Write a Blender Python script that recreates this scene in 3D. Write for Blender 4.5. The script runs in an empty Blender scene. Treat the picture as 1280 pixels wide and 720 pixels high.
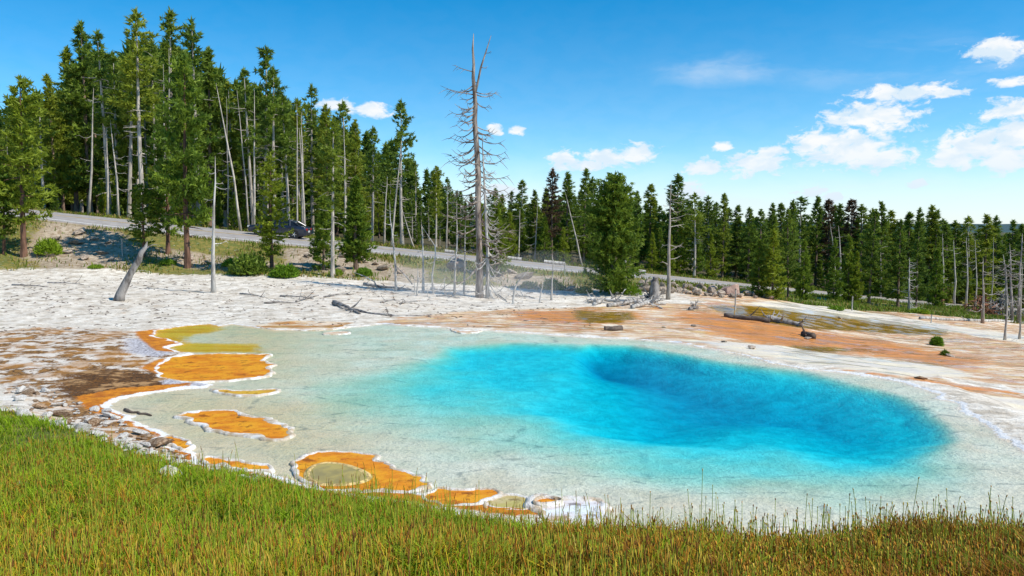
import bpy, math, random
import numpy as np
from mathutils import Vector, Matrix
R = math.radians
random.seed(7); rng = np.random.default_rng(11)
SC = bpy.context.scene
COL = SC.collection
# ------------------------------------------------------------------ camera, light, sky
FPX, CAMZ, PITCH = 1005.0, 3.5, math.atan(75/1005.0)
cam = bpy.data.cameras.new('camera'); camo = bpy.data.objects.new('camera', cam); COL.objects.link(camo)
cam.sensor_width = 36; cam.lens = 36*FPX/1280; cam.clip_end = 6000; cam.clip_start = .05
camo.location = (0, 0, CAMZ); camo.rotation_euler = (math.pi/2-PITCH, 0, 0)
SC.camera = camo
SUN_AZ, SUN_EL = 112, 47
sd = Vector((math.sin(R(SUN_AZ))*math.cos(R(SUN_EL)), math.cos(R(SUN_AZ))*math.cos(R(SUN_EL)), math.sin(R(SUN_EL))))
sun = bpy.data.lights.new('sun', 'SUN'); sun.energy = 5.0; sun.angle = R(.53); sun.color = (1, .94, .84)
suno = bpy.data.objects.new('sun', sun); COL.objects.link(suno); suno.location = (30, -20, 40)
suno.rotation_euler = (-sd).to_track_quat('-Z', 'Y').to_euler()
vs = SC.view_settings; vs.view_transform = 'Standard'; vs.look = 'None'; vs.exposure = 0.07; vs.gamma = 1.0
SC.render.engine = 'CYCLES'
SC.cycles.max_bounces = 8; SC.cycles.transparent_max_bounces = 24; SC.cycles.volume_bounces = 2

def ray(px, py):
    cp, sp = math.cos(PITCH), math.sin(PITCH)
    v = -(py-360)/FPX
    return np.array([(px-640)/FPX, cp+v*sp, -sp+v*cp])
def at(px, py, Y):
    d = ray(px, py); t = Y/d[1]
    return np.array([d[0]*t, Y, CAMZ+d[2]*t])
def plane(px, py, z=0.0):
    d = ray(px, py); t = (z-CAMZ)/d[2]
    return np.array([d[0]*t, d[1]*t, z])

class NT:
    """small node-tree helper"""
    def __init__(s, tree): s.t = tree; s.n = tree.nodes; s.l = tree.links
    def new(s, kind, **kw):
        n = s.n.new(kind)
        for k, v in kw.items(): setattr(n, k, v)
        return n
    def put(s, sock, v):
        if hasattr(v, 'is_output') or isinstance(v, bpy.types.NodeSocket): s.l.new(v, sock)
        elif isinstance(v, (tuple, list)) and sock.type == 'RGBA' and len(v) == 3: sock.default_value = (*v, 1)
        else: sock.default_value = v
    def math(s, op, a, b=0.0, c=0.0, clamp=False):
        n = s.new('ShaderNodeMath', operation=op, use_clamp=clamp)
        s.put(n.inputs[0], a); s.put(n.inputs[1], b); s.put(n.inputs[2], c); return n.outputs[0]
    def vec(s, op, a, b=(0, 0, 0)):
        n = s.new('ShaderNodeVectorMath', operation=op); s.put(n.inputs[0], a); s.put(n.inputs[1], b)
        return n.outputs['Value'] if op == 'LENGTH' else n.outputs[0]
    def noise(s, scale, detail=4, rough=.55, vector=None, dist=0.0):
        n = s.new('ShaderNodeTexNoise'); n.inputs['Scale'].default_value = scale
        n.inputs['Detail'].default_value = detail; n.inputs['Roughness'].default_value = rough; n.inputs['Distortion'].default_value = dist
        if vector is not None: s.l.new(vector, n.inputs['Vector'])
        return n.outputs['Fac']
    def mix(s, f, a, b):
        n = s.new('ShaderNodeMix', data_type='RGBA'); s.put(n.inputs[0], f); s.put(n.inputs[6], a); s.put(n.inputs[7], b); return n.outputs[2]
    def ss(s, v, lo, hi, a=0.0, b=1.0):
        n = s.new('ShaderNodeMapRange', interpolation_type='SMOOTHSTEP')
        s.put(n.inputs[0], v); n.inputs[1].default_value = lo; n.inputs[2].default_value = hi; n.inputs[3].default_value = a; n.inputs[4].default_value = b
        return n.outputs[0]
    def attr(s, name):
        return s.new('ShaderNodeAttribute', attribute_name=name)
    def scaled(s, v, sc):
        return s.vec('MULTIPLY', v, sc)

world = bpy.data.worlds.new('World'); SC.world = world; world.use_nodes = True
world.cycles.sampling_method = 'MANUAL'; world.cycles.sample_map_resolution = 256
w = NT(world.node_tree); w.n.clear()
sky = w.new('ShaderNodeTexSky', sky_type='NISHITA'); sky.sun_disc = False
sky.sun_elevation = R(SUN_EL); sky.sun_rotation = R(SUN_AZ); sky.altitude = 2200; sky.air_density = 1.0; sky.dust_density = .4; sky.ozone_density = 2.2
hs = w.new('ShaderNodeHueSaturation'); hs.inputs['Saturation'].default_value = 1.5; hs.inputs['Hue'].default_value = .49; hs.inputs['Value'].default_value = 1.09
w.l.new(sky.outputs[0], hs.inputs['Color'])
bg1 = w.new('ShaderNodeBackground'); w.l.new(hs.outputs[0], bg1.inputs[0]); bg1.inputs[1].default_value = .15
tc = w.new('ShaderNodeTexCoord'); sep = w.new('ShaderNodeSeparateXYZ'); w.l.new(tc.outputs['Generated'], sep.inputs[0])
az = w.math('ARCTAN2', sep.outputs[0], sep.outputs[1]); el = w.math('ARCSINE', sep.outputs[2])
cmb = w.new('ShaderNodeCombineXYZ'); w.l.new(az, cmb.inputs[0]); w.l.new(el, cmb.inputs[1])
P = cmb.outputs[0]
wn = w.new('ShaderNodeTexNoise'); wn.inputs['Scale'].default_value = 28; wn.inputs['Detail'].default_value = 3; w.l.new(w.scaled(P, (1, 1.8, 1)), wn.inputs['Vector'])
P2 = w.vec('ADD', P, w.scaled(w.vec('SUBTRACT', wn.outputs['Color'], (.5, .5, .5)), (.028, .014, 0)))
def azel(px, py):
    d = ray(px, py); d = d/np.linalg.norm(d); return math.atan2(d[0], d[1]), math.asin(d[2])
# cumulus (centre px, half width, half height) seen over the forest, then the same kind of cloud all round the horizon
CL = [(1090,146,60,19),(1055,185,66,25),(1020,178,34,16),(1095,196,48,18),(945,204,46,17),(880,212,32,13),(965,190,20,10),
      (760,199,40,13),(797,192,26,14),(705,200,24,14),(735,205,30,8),(1130,114,62,10),(1180,117,30,7),(1248,62,36,13),(1262,101,22,6),
      (1262,136,34,12),(1225,182,60,20),(1270,170,40,24),(1190,200,34,14),(1262,200,50,16),(1012,240,26,9),(1045,246,18,7),(1146,230,14,5),(903,183,14,5),
      (648,165,15,6),(618,161,12,6),(462,138,34,9),(420,131,26,7),(860,240,26,18),(625,243,50,18),(296,150,18,22)]
cells = [(*azel(px, py), a/FPX*1.02, b/FPX*1.15) for px, py, a, b in CL]
acc = None
for ca, ce, ww, hh in cells:
    d = w.vec('LENGTH', w.vec('MULTIPLY', w.vec('SUBTRACT', P2, (ca, ce, 0)), (1/ww, 1/hh, 0)))
    acc = d if acc is None else w.math('MINIMUM', acc, d)
fb = w.noise(62, 6, .62, w.scaled(P2, (1, 1.7, 1)))
val = w.math('ADD', w.math('SUBTRACT', 1.0, acc), w.math('MULTIPLY', w.math('SUBTRACT', fb, .5), 2.2))
# the same scattered cumulus goes on all round the horizon outside the frame
oth = w.math('MULTIPLY', w.ss(w.noise(7, 2, .5, w.scaled(P2, (1, 2.2, 1))), .57, .66), w.math('MULTIPLY', w.ss(w.math('ABSOLUTE', az), .74, .95), w.ss(el, .42, .3)))
dens = w.math('MAXIMUM', w.ss(val, -.05, .62), w.math('MULTIPLY', oth, w.ss(fb, .3, .6)))
# thin high cirrus smears and the pale band low over the trees
ci = w.noise(5.5, 5, .6, w.scaled(P2, (1, 3.4, 1)), .8)
cim = None
for px, py, a, b in [(1110,75,150,36),(900,88,110,22),(1240,80,80,30),(930,240,420,22)]:
    ca, ce = azel(px, py)
    d = w.math('SUBTRACT', 1.0, w.vec('LENGTH', w.vec('MULTIPLY', w.vec('SUBTRACT', P2, (ca, ce, 0)), (FPX/a, FPX/b, 0))), clamp=True)
    cim = d if cim is None else w.math('MAXIMUM', cim, d)
cirr = w.math('MULTIPLY', w.ss(ci, .36, .75), w.math('MULTIPLY', cim, .42))
band = w.math('ADD', w.math('MULTIPLY', w.ss(el, .10, .0), .62), w.math('MULTIPLY', w.ss(el, .36, .04), .10))
dens = w.math('MAXIMUM', dens, w.math('ADD', cirr, band), clamp=True)
shade = w.ss(w.noise(30, 3, .5, w.scaled(w.vec('ADD', P2, (.3, .012, 0)), (1, 2, 1))), .35, .62)
bg2 = w.new('ShaderNodeBackground'); w.l.new(w.mix(w.ss(el, .11, .03), w.mix(shade, (.74, .86, .96), (1.0, .995, .985)), (.76, .87, .98)), bg2.inputs[0]); bg2.inputs[1].default_value = .97
mx = w.new('ShaderNodeMixShader'); w.l.new(w.math('MULTIPLY', dens, .95), mx.inputs[0]); w.l.new(bg1.outputs[0], mx.inputs[1]); w.l.new(bg2.outputs[0], mx.inputs[2])
wo = w.new('ShaderNodeOutputWorld'); w.l.new(mx.outputs[0], wo.inputs[0])

# ------------------------------------------------------------------ helpers
def tag(o, label=None, cat=None, group=None, kind=None):
    if label: o['label'] = label
    if cat: o['category'] = cat
    if group: o['group'] = group
    if kind: o['kind'] = kind
    return o
def link(name, data, parent=None):
    o = bpy.data.objects.new(name, data); COL.objects.link(o); o.parent = parent; return o
def empty(name, loc, rz=0.0):
    o = link(name, None); o.location = loc; o.rotation_euler = (0, 0, rz); o.empty_display_size = .2; return o
def mesh_np(name, V, F, mat, smooth=False, attrs=None, cols=None):
    """mesh from numpy arrays; F is (n, 3) or (n, 4)"""
    V = np.asarray(V, dtype=np.float32); F = np.asarray(F, dtype=np.int32)
    m = bpy.data.meshes.new(name); k = F.shape[1]
    m.vertices.add(len(V)); m.vertices.foreach_set('co', V.ravel())
    m.loops.add(F.size); m.loops.foreach_set('vertex_index', F.ravel())
    m.polygons.add(len(F)); m.polygons.foreach_set('loop_start', np.arange(0, F.size, k, dtype=np.int32))
    m.polygons.foreach_set('loop_total', np.full(len(F), k, dtype=np.int32))
    if smooth: m.polygons.foreach_set('use_smooth', np.ones(len(F), dtype=bool))
    for n, a in (attrs or {}).items():
        at_ = m.attributes.new(n, 'FLOAT', 'POINT'); at_.data.foreach_set('value', np.asarray(a, dtype=np.float32))
    for n, a in (cols or {}).items():
        a = np.asarray(a, dtype=np.float32)
        if a.shape[1] == 3: a = np.concatenate([a, np.ones((len(a), 1), np.float32)], 1)
        at_ = m.attributes.new(n, 'FLOAT_COLOR', 'POINT'); at_.data.foreach_set('color', a.ravel())
    m.materials.append(mat); m.update(calc_edges=True); return m
class MB:
    def __init__(s): s.v = []; s.f = []
    def add(s, verts, faces):
        k = len(s.v); s.v += [tuple(map(float, v)) for v in verts]; s.f += [tuple(i+k for i in f) for f in faces]
    def tube(s, pts, rad, n=7, rough=0.0):
        pts = [Vector(p) for p in pts]; k = len(s.v); u = None
        for i, p in enumerate(pts):
            t = (pts[min(i+1, len(pts)-1)]-pts[max(i-1, 0)])
            t = t.normalized() if t.length > 1e-9 else Vector((0, 0, 1))
            if u is None: u = t.cross(Vector((.31, .87, .11))).normalized()
            else: u = (u-t*u.dot(t)).normalized()
            q = t.cross(u); r = rad[i] if not np.isscalar(rad) else rad
            for j in range(n):
                a = 2*math.pi*j/n; rr = r*(1+rough*random.uniform(-1, 1))
                s.v.append(tuple(p+u*math.cos(a)*rr+q*math.sin(a)*rr))
        for i in range(len(pts)-1):
            for j in range(n):
                a, b = k+i*n+j, k+i*n+(j+1) % n
                s.f.append((a, b, b+n, a+n))
        s.f.append(tuple(k+j for j in range(n))[::-1]); e = k+(len(pts)-1)*n; s.f.append(tuple(e+j for j in range(n)))
    def box(s, c, d, mat=None):
        x, y, z = d[0]/2, d[1]/2, d[2]/2
        vs_ = [Vector((i, j, k)) for i in (-x, x) for j in (-y, y) for k in (-z, z)]
        if mat is not None: vs_ = [mat @ v for v in vs_]
        s.add([v+Vector(c) for v in vs_], [(0, 1, 3, 2), (4, 6, 7, 5), (0, 4, 5, 1), (2, 3, 7, 6), (0, 2, 6, 4), (1, 5, 7, 3)])
    def mesh(s, name, mat, smooth=False):
        m = bpy.data.meshes.new(name); m.from_pydata(s.v, [], s.f); m.materials.append(mat)
        if smooth: m.polygons.foreach_set('use_smooth', np.ones(len(m.polygons), dtype=bool))
        m.update(); return m
    def build(s, name, mat, parent=None, smooth=False):
        return link(name, s.mesh(name, mat, smooth), parent)
def sstep(x, a, b):
    t = np.clip((x-a)/(b-a), 0, 1); return t*t*(3-2*t)
def hash2(i, j, seed):
    h = (i*374761393+j*668265263+seed*1442695041) & 0xffffffff
    h = ((h ^ (h >> 13))*1274126177) & 0xffffffff
    return ((h ^ (h >> 16)) & 0xffff)/65535.0
def vnoise(x, y, seed=0):
    xi, yi = np.floor(x).astype(np.int64), np.floor(y).astype(np.int64); fx, fy = x-xi, y-yi
    fx, fy = fx*fx*(3-2*fx), fy*fy*(3-2*fy)
    a, b, c, d = hash2(xi, yi, seed), hash2(xi+1, yi, seed), hash2(xi, yi+1, seed), hash2(xi+1, yi+1, seed)
    return (a*(1-fx)+b*fx)*(1-fy)+(c*(1-fx)+d*fx)*fy
def fbm(x, y, seed=0, octv=4):
    x, y = np.asarray(x, float), np.asarray(y, float); s = 0; a = .5; t = 0
    for o in range(octv): s = s+a*vnoise(x*2**o, y*2**o, seed+o*17); t += a; a *= .5
    return s/t
def sdf(x, y, poly):
    """signed distance to a closed polygon, negative inside"""
    x, y = np.asarray(x, float), np.asarray(y, float)
    d = np.full(x.shape, 1e18); ins = np.zeros(x.shape, bool); n = len(poly)
    for i in range(n):
        ax, ay = poly[i][0], poly[i][1]; bx, by = poly[(i+1) % n][0], poly[(i+1) % n][1]
        ex, ey = bx-ax, by-ay; L = ex*ex+ey*ey+1e-12
        t = np.clip(((x-ax)*ex+(y-ay)*ey)/L, 0, 1)
        d = np.minimum(d, (x-ax-t*ex)**2+(y-ay-t*ey)**2)
        c = ((ay > y) != (by > y)) & (x < (bx-ax)*(y-ay)/(by-ay+1e-12)+ax); ins ^= c
    d = np.sqrt(d); return np.where(ins, -d, d)
def smooth_poly(pts, it=1):
    for _ in range(it):
        q = []
        for i in range(len(pts)):
            a, b = np.array(pts[i]), np.array(pts[(i+1) % len(pts)]); q += [a*.75+b*.25, a*.25+b*.75]
        pts = q
    return pts

# ------------------------------------------------------------------ terrain shape
# road edges, read off the picture: (px, near py, far py, near distance)
ROAD = [(-420,262,253,60),(-150,264,255,59),(12,268.5,259,58),(65,275.5,265,58),(160,286.7,274.5,58),(268,297.4,285.7,58),(385,307.5,297.5,58),(475,316.4,307.7,58),(565,324.5,316.8,58),
        (640,332.5,324.9,58),(730,341,334,58),(827,350,343.6,59),(890,355.5,350,61),(945,360.8,356,64),(1020,368,363,68),(1110,377,372.5,73),(1200,384,380,79),(1300,391,387,85),(1500,402,398,96),(1800,415,411,110)]
RN = np.array([at(a, b, d) for a, b, c, d in ROAD]); RF = np.array([at(a, c, d+8.2) for a, b, c, d in ROAD])
def spl(x, xs, ys):
    # smooth (Catmull-Rom like) interpolation on a dense table
    return np.interp(x, DX, np.convolve(np.pad(np.interp(DX, xs, ys), 30, mode='edge'), np.hanning(61)/np.hanning(61).sum(), 'valid'))
DX = np.linspace(-90, 140, 1200)
def road_at(x):
    yn, zn = spl(x, RN[:, 0], RN[:, 1]), spl(x, RN[:, 0], RN[:, 2])
    yf, zf = spl(x, RF[:, 0], RF[:, 1]), spl(x, RF[:, 0], RF[:, 2])
    return yn, zn, yf, zf
CP = []
def cp(px, py, Y): CP.append(at(px, py, Y))
def cz(x, y, z): CP.append(np.array([x, y, z]))
for x in (-14, -7, 0, 7, 14): cz(x, -7, 2.0); cz(x, 0, 1.88)
for px in (-250, 0, 200, 350, 550): cp(px, 726, 4.4)
for px in (760, 900, 1050, 1200, 1400, 1600): cp(px, 728, 4.4)
cp(-350, 480, 17.5); cp(0, 513, 14.2); cp(0, 560, 11); cp(0, 620, 8.3); cp(0, 680, 6.0); cp(-250, 560, 10.5); cp(-250, 640, 7)
cp(100, 540, 12.2); cp(100, 600, 9.0)
cp(200, 578, 10.5); cp(200, 640, 7.4); cp(350, 612, 9.4); cp(350, 672, 6.7); cp(450, 634, 8.8); cp(550, 652, 8.3); cp(550, 700, 6.2)
for px, a in ((700, 680), (760, 686), (830, 689), (900, 690), (960, 691), (990, 697), (1020, 692), (1100, 683), (1200, 679), (1300, 680), (1450, 682), (1650, 690)):
    cp(px, a-2, 7.3); cp(px, a+13, 6.2); cz((px-640)/FPX*8.6, 8.6, .12); cz((px-640)/FPX*9.6, 9.6, .02)
for px in (-200, 0, 120):
    cp(px, 450, 20.6); cp(px, 400, 30.6); cp(px, 365, 39.5); cp(px, 339, 48)
cp(0, 482, 17.2)
for px, py, Y in ((200,343,48),(300,345,47),(420,349,46),(500,359,44),(560,366,42),(220,385,34),(400,385,34),(620,376,40),(700,374,41),(800,376,40.5),(880,374,41.5)): cp(px, py, Y)
for px, py in ((160,520),(230,560),(350,590),(540,606),(640,622),(760,640),(160,500),(240,484),(340,460),(230,440),(200,410),(300,405),(420,410),(560,410),(700,415),(850,428),(960,452),(1100,471),(1180,498),(1280,563),(1400,640),(500,500),(800,480),(700,600),(900,600)):
    q = plane(px, py, .06); CP.append(q)
for px, py, Y in ((960,373,46),(1000,380,46),(1060,387,48),(1110,391,50),(1180,398,51),(1280,408,50),(1450,422,47),(1280,440,32),(1100,420,36),(1000,410,34),(1280,470,22.5),(1200,455,25),(1100,445,27),(1450,480,22),(1280,510,16.6),(1600,560,13),(950,425,27.5)): cp(px, py, Y)
for i in range(0, len(ROAD), 1):
    CP.append(RN[i]); CP.append(RF[i])
for px, z in ((-400, 5.4), (0, 5.0), (300, 3.4), (640, 1.4), (900, -1.0), (1280, -4.6), (1700, -5.5)):
    cz((px-640)/FPX*85, 88 if px < 1000 else 100, z); cz((px-640)/FPX*130, 135, z*.9)
cz(-60, 20, .6); cz(-60, 45, 1.2); cz(60, 20, -.6); cz(60, 40, -2.5)
CP = np.array(CP)
def _tps(P, lam=2e-3):
    n = len(P); d2 = ((P[:, None, :2]-P[None, :, :2])**2).sum(2)
    K = .5*d2*np.log(d2+1e-9)+np.eye(n)*lam; A = np.zeros((n+3, n+3)); A[:n, :n] = K
    A[:n, n] = 1; A[:n, n+1:] = P[:, :2]; A[n:, :n] = A[:n, n:].T
    return np.linalg.solve(A, np.concatenate([P[:, 2], np.zeros(3)]))
TW = _tps(CP)
def base_h(x, y):
    x, y = np.asarray(x, float), np.asarray(y, float); sh = x.shape
    xf, yf = x.ravel(), y.ravel(); cxf = np.clip(xf, -110, 110); cyf = np.clip(yf, -10, 140)
    z = TW[len(CP)]+TW[len(CP)+1]*cxf+TW[len(CP)+2]*cyf
    for i in range(len(CP)):
        d2 = (cxf-CP[i, 0])**2+(cyf-CP[i, 1])**2; z = z+TW[i]*.5*d2*np.log(d2+1e-9)
    z = np.clip(z, -6.5, 7.5); far = sstep(yf, 200, 700); z = z*(1-far)-6*far
    return z.reshape(sh)

POOL_PX = [(131,508),(146,500),(163,496),(190,491),(212,489),(232,486),(256,485),(268,481),(262,480),(232,478),(205,471),(200,459),(214,448),(240,442.5),(222,440),(208,435),(228,430),(212,425),(192,421),(196,413),(230,408),(262,405),(276,408),(292,405),(318,409),(345,413),(400,413),(440,409),(480,405),(520,408),(560,410),(575,415),(612,413),(660,417),(720,421),(790,424),(850,429),(875,434),(905,439),(940,447),(962,454),(1000,460),(1050,466),(1100,472),(1130,478),(1152,487),(1176,493),(1178,500),(1200,506),(1206,515),(1222,521),(1234,532),(1250,540),(1253,549),(1268,554),(1285,566),(1330,590),(1420,640),(1420,668),(1200,668),(1000,668),(860,664),(780,662),(768,652),(740,646),(700,640),(640,634),(600,628),(560,622),(520,616),(460,616),(400,610),(372,604),(352,596),(330,592),(300,590),(268,586),(250,578),(240,568),(228,562),(206,557),(200,550),(214,543),(196,537),(176,532),(158,527),(166,520),(146,516)]
POOL = [tuple(plane(a, b)[:2]) for a, b in POOL_PX]
# deep vent outlines, at the floor depth where they lie
DEEP_PX = [(735,441),(790,443),(860,456),(930,475),(1000,490),(1060,500),(1110,512),(1140,530),(1152,548),(1136,562),(1090,566),(1020,558),(950,546),(880,540),(810,540),(785,527),(792,503),(760,482),(722,466),(712,450)]
CYAN_PX = [(540,436),(640,430),(720,432),(860,447),(1000,479),(1110,501),(1160,530),(1172,558),(1146,580),(1060,586),(960,584),(860,580),(780,566),(700,540),(620,512),(540,488),(505,460)]
DZ_DEEP, DZ_CYAN = -.74, -.2
DEEP = [tuple(plane(a, b, -.3)[:2]) for a, b in DEEP_PX]
CYAN = [tuple(plane(a, b, DZ_CYAN*.6)[:2]) for a, b in CYAN_PX]
def pool_floor(x, y, s):
    d = .005+.005*sstep(-s, 0, .5)+.010*sstep(-s, .3, 4)*sstep(x, -6, 2)
    wob = (fbm(x*.7, y*.7, 5, 4)-.5)
    far = np.maximum(sstep(y, 17, 22), sstep(x, 5, 9)); lf = 1-sstep(x, -3.5, 2)
    c = sdf(x, y, CYAN)+wob*1.3*(1-.6*far); e = sdf(x, y, DEEP)+wob*1.4*(1-.8*far)
    d = d+(-DZ_CYAN-.04)*sstep(-c, -2.3+2.5*far-1.4*lf*(1-far), 2.3-1.0*far+.8*lf)
    d = d+(DZ_CYAN-DZ_DEEP)*sstep(-e, -2.6+2.5*far, 3.4-2.3*far)*(.82+.5*(fbm(x*.35+3, y*.35, 9, 3)-.3))
    d = d+.010*(fbm(x*2.3, y*2.3, 31, 4)-.5)+.10*np.clip(d*4, 0, 1)*(fbm(x*1.1, y*1.6, 33, 4)-.5)
    d = np.minimum(d, .016+.20*np.maximum(-s, 0))
    return -d
def terrain(x, y):
    x, y = np.asarray(x, float), np.asarray(y, float)
    z = base_h(x, y)
    # gentle lumps away from the pool
    up = sstep(y, 44, 50)
    z = z+up*((fbm(x*.35, y*.35, 1, 4)-.5)*.5)
    nearb = (1-sstep(y, 7, 9))
    z = z+nearb*(fbm(x*1.1, y*1.1, 2, 3)-.5)*.24
    # road bed
    yn, zn, yf, zf = road_at(x); t = (y-yn)/(yf-yn)
    rb = np.clip(1-np.maximum(-t-.06, t-1.06)/.35, 0, 1); rb = rb*rb*(3-2*rb)
    z = z*(1-rb)+rb*(zn+(zf-zn)*np.clip(t, -.06, 1.06)-.05)
    # pool
    m = (y > 7.5) & (y < 33) & (np.abs(x) < 26)
    s = np.full(x.shape, 9.0)
    if m.any():
        xs, ys = x[m]+(fbm(x[m]*2.2, y[m]*2.2, 41, 3)-.5)*.22, y[m]+(fbm(x[m]*2.2+9, y[m]*2.2, 43, 3)-.5)*.3
        sm = sdf(xs, ys, POOL); s[m] = sm
        zm = z[m]; k = sstep(sm, .15, 1.6)
        rim = .025+.02*sstep(sm, 0, .25)*fbm(xs*3, ys*3, 4, 2)+.02*(fbm(xs*6, ys*6, 14, 2)-.5)
        zo = zm*k+rim*(1-k)
        zi = pool_floor(x[m], y[m], sm)
        q = sstep(sm, -.05, .05)
        z[m] = np.where(sm < 1.6, zi*(1-q)+zo*q, zm)
    ter = (1-up)*sstep(s, .4, 1.5)*(1-nearb)
    z = z+ter*((fbm(x*1.6, y*1.6, 21, 4)-.5)*.10)
    return z, s
def hz(x, y):
    return float(terrain(np.array([x]), np.array([y]))[0][0])
def hit(px, py, lo=6.0, hi=130.0):
    """where the sight line of a pixel meets the ground"""
    Y = np.concatenate([np.arange(lo, 45, .1), np.arange(45, hi, .25)])
    d = ray(px, py); t = Y/d[1]; X = d[0]*t; Z = CAMZ+d[2]*t
    g = terrain(X, Y)[0]; k = np.nonzero(Z <= g)[0]
    i = k[0] if len(k) else len(Y)-1
    return Vector((X[i], Y[i], float(g[i])))
def wpoly(pts): return [tuple(hit(a, b)[:2]) for a, b in pts]

# ------------------------------------------------------------------ materials
def mat(name, col, rough=.8, var=.25, scale=6.0, bump=.0, bscale=20.0, spec=.3, col2=None, objvar=0.0, stretch=(1, 1, 1), detail=5):
    m = bpy.data.materials.new(name); m.use_nodes = True; n = NT(m.node_tree); p = n.n['Principled BSDF']
    co = n.new('ShaderNodeTexCoord').outputs['Object']; co = n.scaled(co, stretch)
    f = n.noise(scale, detail, .6, co)
    c2 = col2 or tuple(c*(1-var) for c in col); c1 = col if col2 else tuple(min(1, c*(1+var)) for c in col)
    c = n.mix(n.ss(f, .36, .64), c2, c1)
    if objvar:
        oi = n.new('ShaderNodeObjectInfo'); h = n.new('ShaderNodeHueSaturation')
        n.put(h.inputs['Value'], n.math('ADD', n.math('MULTIPLY', oi.outputs['Random'], 2*objvar), 1-objvar)); n.l.new(c, h.inputs['Color']); c = h.outputs[0]
    n.l.new(c, p.inputs['Base Color']); p.inputs['Roughness'].default_value = rough; p.inputs['Specular IOR Level'].default_value = spec
    if bump:
        b = n.new('ShaderNodeBump'); b.inputs['Strength'].default_value = bump; b.inputs['Distance'].default_value = .03
        n.l.new(n.noise(bscale, 5, .65, co), b.inputs['Height']); n.l.new(b.outputs[0], p.inputs['Normal'])
    return m
M = {}
M['bark'] = mat('bark', (.19, .13, .095), .9, .4, 8, .6, 25, objvar=.25, stretch=(1, 1, .25))
M['red_bark'] = mat('red_bark', (.16, .085, .055), .9, .35, 8, .6, 25, stretch=(1, 1, .25))
M['pale_bark'] = mat('pale_bark', (.40, .355, .30), .9, .3, 7, .5, 25, objvar=.2, stretch=(1, 1, .2))
M['bleached'] = mat('bleached_wood', (.60, .57, .52), .85, .3, 6, .5, 30, col2=(.27, .24, .21), objvar=.12, stretch=(1, 1, .18))
M['snag'] = mat('weathered_snag_wood', (.37, .31, .26), .9, .3, 5, .8, 28, col2=(.09, .06, .045), stretch=(1, 1, .2))
M['grey_wood'] = mat('grey_wood', (.40, .37, .34), .9, .3, 5, .6, 25, col2=(.14, .12, .105), objvar=.15, stretch=(1, 1, .3))
M['dark_wood'] = mat('dark_wood', (.13, .10, .08), .9, .3, 6, .6, 25, objvar=.2)
M['rust_brush'] = mat('rust_brush', (.20, .09, .05), .9, .4, 5, .4, 20, objvar=.3)
M['rock'] = mat('rock', (.44, .36, .28), .92, .3, 3.5, .8, 9, col2=(.22, .17, .13), objvar=.25)
M['pink_rock'] = mat('pink_rock', (.48, .33, .26), .92, .3, 3, .8, 9, col2=(.30, .2, .16), objvar=.1)
M['sinter'] = mat('white_sinter', (.80, .77, .72), .85, .2, 5, .8, 16, col2=(.52, .47, .40), objvar=.1)
M['brown_sinter'] = mat('stained_sinter', (.50, .36, .24), .85, .3, 6, .8, 16, col2=(.20, .11, .05), objvar=.2)
M['asphalt'] = mat('asphalt', (.34, .315, .295), .9, .12, 1.3, .2, 60, detail=8)
M['white_paint'] = mat('white_road_paint', (.75, .75, .73), .7, .1, 4)
M['yellow_paint'] = mat('yellow_road_paint', (.62, .40, .06), .7, .12, 4)

def foliage(name, base, dark, yel, trans=.36):
    m = bpy.data.materials.new(name); m.use_nodes = True; n = NT(m.node_tree); p = n.n['Principled BSDF']
    a = n.attr('tint').outputs['Fac']; oi = n.new('ShaderNodeObjectInfo')
    c = n.mix(n.ss(a, .1, .9), dark, base); c = n.mix(n.math('MULTIPLY', n.ss(oi.outputs['Random'], .35, 1.0), .75), c, yel)
    br = n.attr('dead').outputs['Fac']; c = n.mix(br, c, (.20, .10, .045))
    n.l.new(c, p.inputs['Base Color']); p.inputs['Roughness'].default_value = .55; p.inputs['Specular IOR Level'].default_value = .25
    tr = n.new('ShaderNodeBsdfTranslucent'); n.l.new(c, tr.inputs[0])
    mx_ = n.new('ShaderNodeMixShader'); mx_.inputs[0].default_value = trans
    n.l.new(p.outputs[0], mx_.inputs[1]); n.l.new(tr.outputs[0], mx_.inputs[2]); n.l.new(mx_.outputs[0], n.n['Material Output'].inputs[0])
    return m
M['needles'] = foliage('pine_needles', (.215, .30, .034), (.080, .14, .022), (.31, .35, .03))
M['bright_needles'] = foliage('young_pine_needles', (.215, .30, .028), (.095, .165, .017), (.29, .34, .024))
M['red_needles'] = foliage('dying_pine_needles', (.14, .09, .045), (.07, .05, .03), (.16, .09, .04))
M['shrub_leaf'] = foliage('shrub_leaves', (.20, .34, .02), (.10, .19, .015), (.26, .36, .02))
def blade_mat(name, trans=.3):
    m = bpy.data.materials.new(name); m.use_nodes = True; n = NT(m.node_tree); p = n.n['Principled BSDF']
    c = n.attr('col').outputs['Color']; n.l.new(c, p.inputs['Base Color']); p.inputs['Roughness'].default_value = .6; p.inputs['Specular IOR Level'].default_value = .2
    tr = n.new('ShaderNodeBsdfTranslucent'); n.l.new(c, tr.inputs[0])
    mx_ = n.new('ShaderNodeMixShader'); mx_.inputs[0].default_value = trans
    n.l.new(p.outputs[0], mx_.inputs[1]); n.l.new(tr.outputs[0], mx_.inputs[2]); n.l.new(mx_.outputs[0], n.n['Material Output'].inputs[0])
    return m
M['blade'] = blade_mat('grass_blades'); M['seed'] = blade_mat('seed_heads', .1)

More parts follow.
